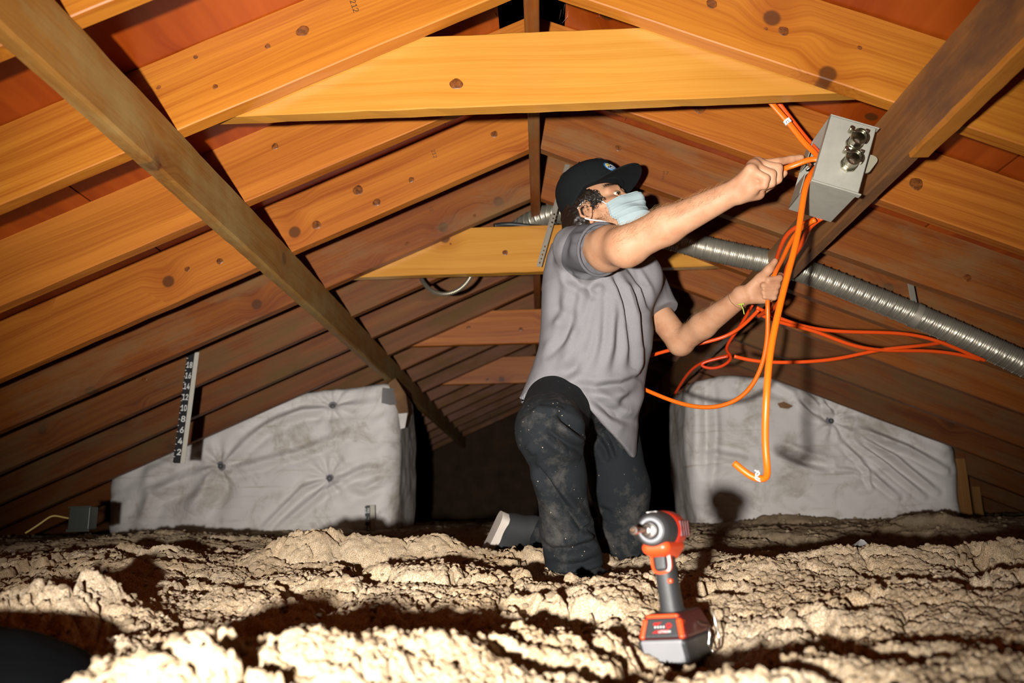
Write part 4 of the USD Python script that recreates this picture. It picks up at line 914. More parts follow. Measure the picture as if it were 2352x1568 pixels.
# shoes
def shoe(name, ankle, heel, toe, upd, lab, dusty):
    """a low skate shoe: upper over a pale flat sole"""
    ax_ = nrm(toe-heel); up_ = nrm(upd - ax_*(upd@ax_)); sd_ = np.cross(ax_, up_); L = np.linalg.norm(toe-heel)
    g = Field(np.minimum(np.minimum(heel, toe), ankle)-.09, np.maximum(np.maximum(heel, toe), ankle)+.09, .004)
    g.cone(heel + ax_*.035 + up_*.042, heel + ax_*L*.55 + up_*.030, .038, .040, .02); g.cone(heel + ax_*L*.5 + up_*.030, toe - ax_*.045 + up_*.022, .042, .036, .02); g.cone(heel + ax_*.04 + up_*.05, ankle, .040, .040, .03)
    g.cone(heel + ax_*.09 + up_*.06, ankle, .034, .036, .02)
    X = np.meshgrid(*g.ax, indexing='ij', sparse=True); d = (X[0]-heel[0])*up_[0]+(X[1]-heel[1])*up_[1]+(X[2]-heel[2])*up_[2]; g.D = np.maximum(g.D, -(d-.012)).astype(np.float32)
    p = obj(name, smoothed(g.mesh(), 4), 'shoe_black', man, smooth=True, label=lab)
    pts = [(0.0, .0), (.012, .030), (.05, .036), (L*.45, .036), (L*.70, .046), (L*.88, .040), (L, .0)]
    out = np.array([(a, b) for a, b in pts] + [(a, -b) for a, b in pts[::-1][1:-1]]); po = sg.Polygon(spline(np.vstack([out, out[:1]]), 70)[:-1]).buffer(0)
    m = trimesh.creation.extrude_polygon(po, .026, engine='earcut'); obj('sole', place(m, heel - up_*.006, ax_, sd_, up_), 'rubber_white' if not dusty else 'shoe_black', p, smooth=30, label='off-white rubber sole' if not dusty else None)
    return p
hl_ = at(1158, 1176, 2.50); tl_ = at(1085, 1330, 2.52); shoe('shoe', at(1225, 1215, 2.50), hl_, hl_ + nrm(tl_-hl_)*.27, np.array([1, 0, .45]), 'black skate shoe turned up on its toes', False)
gR = at(1335, 1338, 2.05); shoe('shoe', at(1322, 1275, 2.05), gR + np.array([-.045, .09, -.012]), gR + np.array([.065, -.115, -.020]), np.array([0, 0, 1]), 'black shoe half sunk in loose insulation', True)

# ------------------------------------------------------------------ white wrapped insulation bundles at the back
def film(name, col):
    mat(name, {'tc': ('texture_coordinate', {}), 'mp': ('mapping', dict(scale=(1.0, 1.0, 1.0))), 'd': ('noise_texture', dict(scale=4.5, detail=8, roughness=.72, distortion=.6)), 'dr': ('map_range', dict(from_min=.50, from_max=.72, to_min=0, to_max=.75, clamp=True)), 'dx': ('mix', dict(color1=col, color2=(.26, .17, .075))),
        'm2': ('mapping', dict(rotation=(0, -.55, 0), scale=(3, 3, 46))), 's': ('noise_texture', dict(scale=1.0, detail=4, roughness=.6)), 'sr': ('map_range', dict(from_min=.58, from_max=.76, to_min=0, to_max=.5, clamp=True)), 'sx': ('mix', dict(color2=(.36, .25, .13))),
        'p': ('principled_bsdf', dict(roughness=.55, specular_ior_level=.35))},
        [('tc.object', 'd.vector'), ('d.fac', 'dr.value'), ('dr.result', 'dx.fac'), ('tc.object', 'm2.vector'), ('m2.vector', 's.vector'), ('s.fac', 'sr.value'), ('sr.result', 'sx.fac'), ('dx.color', 'sx.color1'), ('sx.color', 'p.base_color')])
film('white_film', (.86, .82, .79)); plain('washer_dark', (.05, .045, .05), .6); plain('washer_mid', (.20, .19, .21), .6); plain('washer_hole', (.4, .36, .33), .5); plain('foil_tape', (.42, .40, .40), .35, metal=.6); plain('kraft', (.24, .12, .05), .9, var=.4)
def bundle(x0, x1, sg_, topflat, label, pins, waves, flaps):
    Yf, Yb = 4.12, 4.78; zc = -.16
    g = Field([x0-.12, Yf-.14, zc-.05], [x1+.12, Yb+.1, 1.0], .0135)
    X = np.meshgrid(*g.ax, indexing='ij', sparse=True)
    sl = H0 - SL*np.abs(X[0]) + .055 - .0*X[1]
    rr_ = .09
    q = [np.abs(X[0]-(x0+x1)/2)-(x1-x0)/2+rr_, np.abs(X[1]-(Yf+Yb)/2)-(Yb-Yf)/2+rr_, X[2]*0-9]
    d = np.sqrt(np.maximum(q[0], 0)**2+np.maximum(q[1], 0)**2)+np.minimum(np.maximum(q[0], q[1]), 0)-rr_
    inner = (x1 if sg_ < 0 else x0); bul = -.020*np.sin(np.clip((X[2]+.1)/.8, 0, 1)*math.pi)
    d = d + bul
    tp = (X[2]-sl)*CO; tf_ = X[2] - topflat(X[0]); k = .05
    def smax(a, b): hh = np.clip(.5-.5*(b-a)/k, 0, 1); return b*(1-hh)+a*hh + k*hh*(1-hh)
    d = smax(smax(d, tp), tf_); d = np.maximum(d, zc-X[2]); g.D = np.broadcast_to(d, g.D.shape).astype(np.float32).copy()
    m = smoothed(g.mesh(), 4); m = m.subdivide() if False else m
    v, n = np.array(m.vertices), normals(m)
    m2 = trimesh.Trimesh(v, m.faces, process=False).subdivide(); v, n = np.array(m2.vertices), normals(m2)
    front = np.clip(-n[:, 1], 0, 1); disp = .030*(meshkit.fbm(v*np.array([3, 3, 3]), 3, 61)-.5) + .012*(meshkit.fbm(v*9, 2, 62)-.5)
    for L, w, dp in waves:                                   # long drag wrinkles in the film, given on the front face
        P = np.array([atY(a, b, Yf)[[0, 2]] for a, b in L]); dd, t, s_ = seg_dist(v[:, [0, 2]], P)
        disp += front*dp*np.sin(np.clip(t, .02, .98)*math.pi)**.5*(np.exp(-(dd/w)**2) - .7*np.exp(-((dd-2*w)/w)**2))
    a_ = v[:, [0, 2]]@np.array([math.sin(.55), math.cos(.55)*sg_*-1.0]) if False else (v[:, 2]*math.cos(.5) + v[:, 0]*math.sin(.5)*sg_)
    disp += front*.007*(meshkit.noise(np.stack([a_*30, (v[:, 0]-sg_*v[:, 2])*2.5, v[:, 1]*0], 1), 66)-.5)*sstep(.45, .6, meshkit.noise(v*2.6, 67))*2
    pts = []
    for a, b in pins:
        c = atY(a, b, Yf)[[0, 2]]; dd = np.linalg.norm(v[:, [0, 2]]-c, axis=1); an = np.arctan2(v[:, 2]-c[1], v[:, 0]-c[0])
        disp += front*(-.030*np.exp(-(dd/.035)**2) - .014*np.exp(-(dd/.10)**2) + .007*np.sin(an*9+a)*np.exp(-((dd-.08)/.06)**2))
    m2.vertices = v + n*disp[:, None]
    t = thing('insulation_bundle', label, 'wrapped insulation', ((x0+x1)/2, Yf, zc), 'white wrapped insulation bundles')
    obj('wrapping', m2, 'white_film', t, smooth=True)
    vv_ = np.array(m2.vertices)
    for a, b in pins:
        c = atY(a, b, Yf); c[1] = vv_[np.argmin((vv_[:, 0]-c[0])**2+(vv_[:, 2]-c[2])**2 + 9*(vv_[:, 1] > Yf+.12)), 1]
        w = obj('washer', trimesh.creation.cylinder(radius=.026, height=.006, sections=24, transform=trimesh.transformations.translation_matrix(c-[0, .004, 0])@trimesh.transformations.rotation_matrix(math.pi/2, [1, 0, 0])), 'washer_mid', t, label='dark round fastener washer')
        obj('washer_centre', trimesh.creation.annulus(.006, .014, .004, sections=20, transform=trimesh.transformations.translation_matrix(c-[0, .008, 0])@trimesh.transformations.rotation_matrix(math.pi/2, [1, 0, 0])), 'washer_dark', w)
    for nm_, P, mt_ in flaps:
        A3 = np.array([atY(a, b, y_) for a, b, y_ in P]).reshape(2, -1, 3); n2 = np.array([0, .004, 0]); obj(nm_, sheet(A3, A3+n2), mt_, t, smooth=60)
    return m2
bundle(-2.26, -.76, -1, lambda x: np.interp(x, [-2.3, -1.25, -.98, -.76], [.9, .70, .71, .73]), 'white plastic-wrapped insulation bundle on the left with three dark round fasteners',
    [(762, 932), (505, 1070), (755, 1098)],
    [([(480, 1090), (610, 985), (700, 945), (860, 930)], .022, .020), ([(520, 1085), (690, 1040), (800, 1000)], .020, .016), ([(440, 1180), (480, 1110), (500, 1080)], .05, .045), ([(330, 1200), (350, 1130), (480, 1080)], .035, .035), ([(640, 1215), (740, 1130), (850, 1070)], .018, .018), ([(600, 1220), (700, 1120), (780, 1095)], .014, .014), ([(790, 1110), (840, 1125), (890, 1100)], .02, .014), ([(820, 1085), (880, 1075)], .018, .010), ([(560, 1010), (640, 960), (740, 935)], .02, .012), ([(300, 1150), (350, 1090), (430, 1060)], .03, .025)],
    [('tape_tab', [(878, 890, 4.10), (896, 892, 4.12), (918, 888, 4.16), (876, 925, 4.09), (897, 930, 4.11), (919, 928, 4.16)], 'foil_tape'), ('torn_flap', [(892, 880, 4.12), (908, 868, 4.14), (932, 905, 4.18), (906, 926, 4.14), (926, 975, 4.16), (938, 950, 4.18)], 'kraft'), ('torn_flap', [(915, 950, 4.13), (936, 948, 4.15), (920, 985, 4.13), (930, 982, 4.14)], 'white_film')])
bundle(.77, 2.09, 1, lambda x: np.interp(x, [.7, .82, .95, 1.12, 2.1], [.66, .70, .725, .72, .9]), 'white plastic-wrapped insulation bundle on the right, creased and stained, behind the hanging cable',
    [(1912, 965)],
    [([(1590, 1045), (1640, 1045), (1720, 1060)], .018, .014), ([(1940, 985), (2050, 1050), (2150, 1130)], .014, .024), ([(1945, 1000), (2040, 1075), (2120, 1140)], .014, .022), ([(1935, 1020), (2010, 1100), (2060, 1140)], .013, .020), ([(1950, 980), (2080, 1030), (2172, 1080)], .016, .024), ([(1790, 1035), (1850, 1060), (1900, 1070)], .020, -.030), ([(1835, 910), (1870, 945), (1908, 962)], .016, -.03), ([(1890, 920), (1905, 945), (1912, 960)], .014, .024), ([(1620, 880), (1622, 1000), (1618, 1100)], .022, -.03), ([(1700, 880), (1760, 870), (1850, 920)], .02, .012), ([(1950, 1060), (1985, 1080), (2000, 1120)], .012, .018), ([(1915, 1080), (1960, 1080), (2000, 1100)], .012, .014)],
    [('torn_hole', [(1786, 926, 4.085), (1800, 922, 4.083), (1822, 932, 4.083), (1792, 936, 4.083), (1806, 938, 4.080), (1812, 938, 4.083)], 'kraft')])
for px_, w_, y_, lab in ((2211, .10, 4.32, 'upright wooden stud standing just right of the right-hand white bundle'), (2250, .045, 4.75, 'thin upright wooden stud in shadow at the far right behind the other stud')):
    b0 = atY(px_, 1200, y_); b0[2] = -.2; b1 = np.array([b0[0], y_, H0-SL*abs(b0[0])+.02])
    mesh, B, fr = board(b0, b1, (1, 0, 0), w_, .038, seed=int(px_)); obj('wall_stud', mesh, 'stud_wood', bc=B, label=lab, cat='stud', group='upright studs at right')

# ------------------------------------------------------------------ grey metal box on the right purlin
plain('box_paint', (.335, .325, .275), .38, bump=.12, bscale=500, var=.06, vscale=40); plain('zinc', (.50, .47, .36), .28, metal=1.0, var=.25, vscale=90); plain('zinc_bright', (.66, .62, .52), .22, metal=1.0); plain('lug_paint', (.30, .28, .20), .5)
BD = 1.70
TLp, TRp, BRp, BLp = at(1910, 250, BD), at(2013, 290, BD), at(1967, 452, BD), at(1868, 420, BD)
bX = nrm(((TRp-TLp)+(BRp-BLp))*[1, 0, 1]); bZ = nrm(np.array([-bX[2], 0, bX[0]])); bY = np.array([0, 1.0, 0])
bW, bH, bL = .100, .158, .165
bO = (TLp+TRp+BRp+BLp)/4 - bX*bW/2 - bZ*bH/2
bO[1] = (TLp+TRp+BRp+BLp)[1]/4
box = thing('junction_box', 'grey painted metal box on the dark purlin with two clamp connectors on its end', 'junction box', bO)
T_ = .0022
def bb(x0, x1, y0, y1, z0, z1, r=.0009): return place(rbox((x0, y0, z0), (x1, y1, z1), min(r, (x1-x0)*.4, (y1-y0)*.4, (z1-z0)*.4)), bO, bX, bY, bZ)
# shell: end, back, floor, roof, far end; open at the left with folded lips
lip = .012
obj('shell', join(bb(0, bW, 0, T_, 0, bH), bb(bW-T_, bW, 0, bL, 0, bH), bb(0, bW, 0, bL, -.0004, T_), bb(0, bW, 0, bL, bH-T_, bH), bb(0, bW, bL-T_, bL, 0, bH)), 'box_paint', box, smooth=40)
obj('lip', bb(0, T_, 0, lip, .0, bH), 'box_paint', box); obj('lip', bb(-.0002, T_, 0, bL, 0, lip*.6), 'box_paint', box); obj('lip', bb(-.0002, T_, bL*.55, bL, bH*.0, bH*.38), 'box_paint', box); obj('lip', bb(-.0002, T_, bL*.70, bL, bH*.60, bH*.98), 'box_paint', box)
obj('flange', bb(-.001, bW+.006, -.0012, .014, -.0032, .0004), 'box_paint', box); obj('flange', bb(.0, bW+.006, -.0012, .014, bH-.0006, bH+.0024), 'box_paint', box)
obj('bonding_strap', join(tube(spline([bO + bX*.006 + bY*.10 + bZ*.090, bO - bX*.004 + bY*.085 + bZ*.082, bO + bX*.004 + bY*.075 + bZ*.070, bO - bX*.002 + bY*.08 + bZ*.060], 20), .0032, 6, flat=([0, 1, 0], 2.0))), 'zinc_bright', box, smooth=True, label='pale metal cable clip')
def connector(px_, py_):
    c = at(px_, py_, BD); c[1] = bO[1]
    t = obj('connector', (lambda m: place(m, c, bX, bZ, -bY))(trimesh.util.concatenate([trimesh.creation.annulus(.0122, .0152, .030, sections=40, transform=trimesh.transformations.translation_matrix([0, 0, .017])), trimesh.creation.annulus(.0135, .0185, .006, sections=8, transform=trimesh.transformations.translation_matrix([0, 0, .004])), trimesh.creation.annulus(.0145, .0160, .002, sections=40, transform=trimesh.transformations.translation_matrix([0, 0, .014]))])), 'zinc', box, smooth=35, label='round cable connector with screw clamp')
    obj('bore', place(trimesh.creation.cylinder(radius=.0121, height=.002, sections=32), c, bX, bZ, -bY), 'ink', t)
    a = np.linspace(-.5, 3.64, 26); ar = [(math.cos(x)*.0168, math.sin(x)*(.0168 if math.sin(x) < .8 else .0182)) for x in a]
    sd = [c + bX*x + bZ*y - bY*.034 for x, y in ar]; obj('saddle', tube(sd, .0018, 8, flat=([0, 1, 0], 3.2)), 'zinc', t, smooth=40)
    for ex in (-1,):
        e = c + bX*(-.0205) + bZ*.0075 - bY*.036
        obj('clamp_ear', place(rbox((-.006, -.004, -.006), (.009, .002, .006), .0015), e, bX, bZ, -bY), 'zinc', t)
        obj('screw', place(trimesh.util.concatenate([trimesh.creation.cylinder(radius=.0042, height=.005, sections=20), trimesh.creation.box((.006, .001, .0056))]), e - bX*.002 - bY*.006 + bZ*.0035, bX, bZ, -bY), 'zinc_bright', t)
        obj('clamp_ear', place(rbox((-.003, -.003, -.004), (.004, .003, .004), .001), c + bX*.010 + bZ*.0175 - bY*.036, bX, bZ, -bY), 'zinc', t)
connector(1962, 330); connector(1946, 381)
lg = at(1994, 378, 1.745); po = sg.box(-.013, -.002, .013, .002).buffer(.0105, 8)
obj('mounting_lug', place(trimesh.creation.extrude_polygon(po, .006, engine='earcut'), lg, nrm(bZ + bX*.35), nrm(np.cross(nrm(np.array([-.35, -1, -.1])), nrm(bZ + bX*.35))), nrm(np.array([-.35, -1, -.1]))), 'lug_paint', box, smooth=35, label='rounded mounting lug')

# ------------------------------------------------------------------ orange cables
def sheath(name, c, rough=.38): plain(name, c, rough, spec=.45)
sheath('cable_orange', (.95, .155, .006)); sheath('cable_red', (.70, .050, .006)); sheath('cable_deep', (.85, .085, .008)); plain('label_white', (.8, .8, .78), .6); plain('copper', (.75, .35, .15), .3, metal=1.0)
def cable(label, pts, w, mt='cable_orange', flat=None, extra=None, n=90, group='orange cables'):
    w = w*.78; P = spline([at(*p) for p in pts], n)
    if extra is None: return obj('cable', tube(P, w/2, 12, flat=flat), mt, smooth=True, label=label, cat='cable', group=group), P
    t = thing('cable', label, 'cable', P[0], group); obj('jacket', tube(P, w/2, 12, flat=flat), mt, t, smooth=True)
    extra(t, P); return t, P
def tape(i, w, letters=False):
    def f(t, P):
        d = nrm(P[i+1]-P[i-1]); q = obj('tape_band', tube([P[i]-d*.0055, P[i]+d*.0055], w/2+.0012, 16), 'label_white', t, smooth=30, label='white printed tape band')
        if letters: 
            n_ = nrm(CAM-P[i]); s = nrm(np.cross(d, n_)); obj('print', lettering('12', .005, P[i] + n_*(w/2+.0012) - s*.0045 + d*-.0024, s, d, True), 'ink', q)
    return f
cable('orange cable with white tape, slanting from the nearest collar tie into the box', [(1745, 200, 1.86), (1768, 232, 1.85), (1812, 283, 1.84), (1850, 330, 1.82), (1872, 352, 1.80), (1888, 372, 1.78), (1902, 382, 1.79)], .018, flat=([0, 1, 0], .6), extra=tape(33, .0150, True))
cable('second orange cable close beside the taped one, entering the box behind it', [(1765, 205, 1.90), (1800, 252, 1.895), (1850, 316, 1.865), (1876, 346, 1.83), (1896, 370, 1.80)], .015, 'cable_deep')
cable('short orange cable gripped in the worker\'s right fist and pushed into the box', [(1733, 423, 1.752), (1765, 408, 1.782), (1800, 388, 1.797), (1830, 377, 1.79), (1858, 367, 1.775), (1880, 366, 1.765), (1900, 372, 1.77)], .0165, flat=([0, 1, 0], .7))
def bend_tie(t, P):
    i = np.argmin(P[:, 2]); c = P[i]+np.array([-.010, 0, .003]); obj('twist_tie', join(tube(spline([c+np.array([-.004, -.009, .012]), c+np.array([.004, -.0095, .006]), c+np.array([-.004, -.0095, -.001]), c+np.array([.005, -.008, -.008])], 16), .0014, 6), tube(spline([c+np.array([.003, -.009, .011]), c+np.array([-.003, -.0095, .003]), c+np.array([.004, -.0095, -.004])], 12), .0012, 6)), 'label_white', t, smooth=True, label='white twist tie')
cable('thickest orange cable, hanging from the box past the left hand to a tied hook end', [(1892, 368, 1.80), (1872, 388, 1.74), (1854, 418, 1.70), (1843, 470, 1.67), (1832, 540, 1.63), (1812, 620, 1.58), (1787, 720, 1.52), (1768, 820, 1.47), (1760, 920, 1.44), (1758, 1020, 1.44), (1762, 1075, 1.44), (1757, 1097, 1.45), (1735, 1097, 1.46), (1708, 1081, 1.47), (1686, 1063, 1.48)], .0165, extra=bend_tie, n=140)
cable('orange cable held in the left fist, looping down behind the worker\'s waist', [(1872, 505, 1.86), (1846, 520, 1.90), (1818, 552, 1.97), (1797, 595, 2.05), (1779, 630, 2.118), (1766, 668, 2.132), (1763, 705, 2.125), (1763, 760, 2.13), (1747, 845, 2.15), (1705, 908, 2.18), (1640, 934, 2.22), (1560, 925, 2.28), (1478, 893, 2.36), (1420, 870, 2.50)], .0155, 'cable_orange', n=120)
cable('orange cable passing behind the raised left thumb', [(1880, 500, 1.88), (1850, 512, 1.92), (1812, 535, 2.00), (1793, 568, 2.08), (1783, 600, 2.155), (1778, 640, 2.19), (1768, 700, 2.26), (1742, 726, 2.36)], .0155, 'cable_deep')
cable('orange cable hanging just right of the left fist, behind the thickest one', [(1888, 500, 1.88), (1862, 520, 1.92), (1838, 565, 2.02), (1812, 605, 2.10), (1803, 640, 2.16), (1790, 690, 2.24), (1760, 720, 2.36)], .0155, 'cable_deep')
hang = 'orange cable runs hung along the right rafters'
cable('upper red-orange cable run sagging rightwards below the duct', [(1738, 706, 2.36), (1785, 728, 2.38), (1860, 752, 2.40), (1960, 762, 2.42), (2070, 766, 2.44), (2150, 782, 2.45), (2215, 808, 2.46), (2262, 828, 2.47)], .0145, 'cable_deep')
cable('red-orange cable run crossing from the fist down to the far right end', [(1745, 722, 2.35), (1800, 742, 2.37), (1868, 760, 2.385), (1950, 790, 2.40), (2030, 804, 2.42), (2130, 806, 2.45), (2200, 814, 2.46), (2250, 826, 2.47)], .0145, 'cable_deep')
cable('lowest red-orange cable run, curving up to the right', [(1686, 818, 2.40), (1740, 829, 2.40), (1840, 831, 2.40), (1930, 822, 2.41), (2020, 804, 2.42), (2100, 795, 2.43), (2170, 786, 2.47)], .0145, 'cable_deep')
cable('red-orange cable going left behind the worker\'s forearm', [(1742, 712, 2.36), (1712, 742, 2.40), (1670, 770, 2.44), (1600, 790, 2.46), (1530, 806, 2.50), (1470, 825, 2.56)], .0145, 'cable_deep')
cable('dark red cable drooping below the left wrist', [(1728, 700, 2.42), (1700, 748, 2.48), (1678, 780, 2.52), (1670, 805, 2.56), (1678, 822, 2.58), (1640, 845, 2.62), (1612, 838, 2.64), (1672, 818, 2.62)], .0125, 'cable_red')
cable('dark red cable trailing down the dark purlin towards the right-hand bundle', [(1672, 816, 2.62), (1620, 830, 2.70), (1592, 846, 2.76), (1570, 872, 2.84), (1550, 905, 2.95)], .0125, 'cable_red')

# ------------------------------------------------------------------ metal duct, strap, flexible conduit
plain('duct_metal', (.50, .46, .37), .36, metal=.72, var=.18, vscale=14); plain('strap_metal', (.30, .265, .215), .5, metal=.55); plain('conduit_metal', (.36, .32, .24), .4, metal=.8); plain('tube_black', (.02, .02, .02), .5)
dp_ = [atY(1150, 560, 3.22), atY(1195, 525, 3.06), atY(1235, 502, 2.98), atY(1285, 489, 2.92), atY(1360, 500, 2.80), atY(1470, 528, 2.68), atY(1560, 553, 2.62), atY(1640, 574, 2.60), atY(1780, 604, 2.59), atY(1850, 624, 2.59), atY(2000, 682, 2.60), atY(2200, 766, 2.58), atY(2440, 876, 2.52)]
P = spline(dp_, 1500); s_ = np.r_[0, np.cumsum(np.linalg.norm(np.diff(P, axis=0), axis=1))]; P = np.stack([np.interp(np.linspace(0, s_[-1], 1300), s_, P[:, k]) for k in range(3)], 1); s_ = np.linspace(0, s_[-1], 1300)
dv, df = tube(P, .0395, 28)
ax_i = np.arange(1300).repeat(28); an = np.tile(np.arange(28)*2*math.pi/28, 1300); cen = P[ax_i]; rad = dv[:1300*28]-cen
mod = 1 + .028*np.sin((s_[ax_i]/.0066 + an/(2*math.pi))*2*math.pi) + .085*np.exp(-((((s_[ax_i]/.0265 + an/(2*math.pi)) % 1)-.5)/.06)**2) + .04*(meshkit.fbm(cen*7, 2, 71)-.5)
dv[:1300*28] = cen + rad*mod[:, None]
du = thing('duct', 'shiny ribbed metal duct running under the right rafters and bending behind the worker\'s head', 'duct', P[0])
obj('pipe', (dv, df), 'duct_metal', du, smooth=True)
i_ = np.argmin(np.linalg.norm(proj(P)-[2105, 722], axis=1)); d_ = nrm(P[i_+3]-P[i_-3])
q_ = obj('hanger_band', tube([P[i_]-d_*.010, P[i_]+d_*.010], .0425, 28, caps=False), 'strap_metal', du, smooth=True, label='grey hanger band')
hb_ = P[i_]+np.array([.0, 0, .04]); obj('hanger_tail', place(rbox((-.010, -.001, 0), (.010, .001, .085), .0008), hb_, RT, FW, nrm(np.array([-.05, 0, 1]))), 'strap_metal', du)
st = [atY(1304, 378, 2.786), atY(1283, 452, 2.782), atY(1266, 520, 2.778), atY(1238, 612, 2.77)]
ps = spline(st, 30); L = np.linalg.norm(np.diff(ps, axis=0), axis=1).sum(); hw = .0095
po = sg.box(0, -hw, L, hw)
for k in range(int(L/.0165)):
    if (k//4) % 2 == 1 or k > 19: po = po.difference(sg.Point(.010+k*.0165, 0).buffer(.0030 if k % 2 else .0038, 8))
m = trimesh.creation.extrude_polygon(po, .0011, engine='earcut'); v, f = vf(trimesh.remesh.subdivide_to_size(m.vertices, m.faces, .02)) if False else (np.array(m.vertices), np.array(m.faces))
cs = np.r_[0, np.cumsum(np.linalg.norm(np.diff(ps, axis=0), axis=1))]; base = np.stack([np.interp(v[:, 0], cs, ps[:, k]) for k in range(3)], 1)
obj('hanger_strap', (base + v[:, 1:2]*nrm(np.cross(ps[-1]-ps[0], [0, 1, 0]))*1.0 + v[:, 2:]*np.array([0, -1, 0]), f), 'strap_metal', smooth=False, label='perforated metal hanger strip dangling in front of the second collar tie', cat='hanger strap')
cp_ = spline([atY(968, 640, 3.05), atY(985, 662, 2.99), atY(1018, 675, 2.95), atY(1055, 664, 2.93), atY(1078, 640, 2.92), atY(1090, 615, 2.93)], 220)
cv, cf_ = tube(cp_, .0085*(1+.07*np.sin(np.arange(220)*1.6)), 12); obj('flexible_conduit', (cv, cf_), 'conduit_metal', smooth=True, label='loop of grey flexible conduit sagging under the second collar tie', cat='conduit')
obj('hose', tube(spline([atY(1135, 519, 2.89), atY(1165, 515, 2.90), atY(1200, 517, 2.90), atY(1240, 520, 2.91)], 30), np.linspace(.010, .007, 30), 12), 'tube_black', smooth=True, label='black hose end lying on the second collar tie beside the ridge', cat='hose')

# ------------------------------------------------------------------ depth rulers
plain('ruler_black', (.012, .012, .013), .5); plain('ruler_white', (.60, .56, .48), .6)
def ruler(tl, bl, wpx_b, wpx_w, Y, nums, label, bottom):
    T0, B0 = atY(*tl, Y), atY(*bl, Y); yd = nrm(T0-B0); xd = nrm(np.cross(yd, [0, 1, 0])); xd = xd if xd[0] > 0 else -xd; L = np.linalg.norm(T0-B0); zd = np.cross(xd, yd)
    wb = np.linalg.norm(atY(tl[0]+wpx_b, tl[1], Y)-T0); ww = np.linalg.norm(atY(tl[0]+wpx_w, tl[1], Y)-T0)
    t = thing('depth_ruler', label, 'ruler', B0, 'black and white depth rulers')
    obj('scale_face', place(rbox((0, -bottom, -.001), (wb, L, .0015), .0006), B0, xd, yd, zd), 'ruler_black', t)
    obj('white_edge', place(rbox((wb, -bottom, -.001), (wb+ww, L, .0022), .0006), B0, xd, yd, zd), 'ruler_white', t, label='white edge strip')
    for n_, y_ in nums:
        tm = meshkit.text_mesh(str(n_), .0235, .0006, True); w_ = tm.bounds[1][0]; tm.apply_scale([min(1, .026/w_), 1, 1]); w_ = tm.bounds[1][0]
        obj('number', place(tm, B0 + xd*(wb-.003-w_) + yd*(y_-.012) + zd*.0016, xd, yd, zd), 'label_white', t, label=f'white number {n_}')
    ms = []
    for k in range(int(L/.0254)+1):
        if k*.0254 < L: ms.append(place(trimesh.creation.box(bounds=[(0, k*.0254-.0012+(.0), .0012), (.0065 if k % 2 else .0045, k*.0254+.0012, .0021)]), B0, xd, yd, zd))
    obj('tick_marks', join(*ms), 'label_white', t, smooth=False, kind='stuff', label='white tick marks')
    return t
ruler((431, 808), (397, 1063), 17, 10, Y1+4*SP-.004, [(n, .0508*(n/2)*.885) for n in range(2, 19, 2)], 'black and white depth ruler marked 2 to 18, nailed to a left rafter', 0.0)
ruler((838, 1161), (839, 1222), 12, 11, 4.03, [(18, .105), (16, .062), (14, .02)], 'short depth ruler end, black and white, standing before the left white bundle', .12)

# ------------------------------------------------------------------ small box and wire at far left
plain('galv_green', (.085, .095, .080), .45, metal=.4); plain('wire_yellow', (.62, .46, .14), .5)
jb = atY(181, 1190, 2.92); g0 = jb - np.array([.040, 0, .042])
ob = thing('outlet_box', 'small dull metal outlet box standing on the insulation at far left', 'outlet box', jb - np.array([0, 0, .042]))
obj('body', rbox((g0[0], jb[1], g0[2]), (g0[0]+.08, jb[1]+.055, g0[2]+.084), .005), 'galv_green', ob, smooth=40)
obj('rim', rbox((g0[0]-.002, jb[1]-.004, g0[2]-.006), (g0[0]+.082, jb[1]+.002, g0[2]+.004), .001), 'galv_green', ob, smooth=40); obj('rim', rbox((g0[0]-.002, jb[1]-.004, g0[2]+.080), (g0[0]+.082, jb[1]+.002, g0[2]+.086), .001), 'galv_green', ob, smooth=40)
obj('knockout', trimesh.creation.annulus(.008, .0105, .003, sections=20, transform=trimesh.transformations.translation_matrix([g0[0]+.02, jb[1]-.001, g0[2]+.058])@trimesh.transformations.rotation_matrix(math.pi/2, [1, 0, 0])), 'galv_green', ob)
obj('wire', tube(spline([atY(158, 1190, 2.93), atY(138, 1186, 2.90), atY(120, 1185, 2.88), atY(95, 1200, 2.86), atY(58, 1224, 2.84)], 40), .0035, 8), 'wire_yellow', smooth=True, label='thin yellow wire curving out of the outlet box at far left', cat='wire')
# plastic scrap on the right-hand ridge of insulation
plain('scrap_grey', (.36, .34, .34), .35)
c = at(1985, 1284, 1.86); c[2] = float(ground(c[0], c[1])[0]) + .012
A_ = np.array([[c + np.array([x*.052, y*.02, .020*math.exp(-((x+.1)/.55)**2)*(1-.5*y) - .006*x + .004*math.sin(9*x+3*y)]) for x in np.linspace(-1, 1, 16)] for y in np.linspace(-1, 1, 6)]); obj('plastic_scrap', sheet(A_, A_+np.array([0, 0, .0012])), 'scrap_grey', smooth=50, label='torn scrap of grey plastic half buried at right behind the drill', cat='plastic scrap')
# black cloth bag close to the lens
plain('bag_black', (.0016, .0019, .0024), .9, spec=.05)
m = trimesh.creation.icosphere(5, 1.0); v = np.array(m.vertices); v = v*(1+.10*(meshkit.fbm(v*2.3, 3, 81)-.5))[:, None]; v = v*[.20, .14, .11] + [-.70, .95, -.215]; m.vertices = v
obj('cloth_bundle', m, 'bag_black', smooth=True, label='rounded black cloth bundle, out of focus, filling the near lower left corner', cat='cloth')

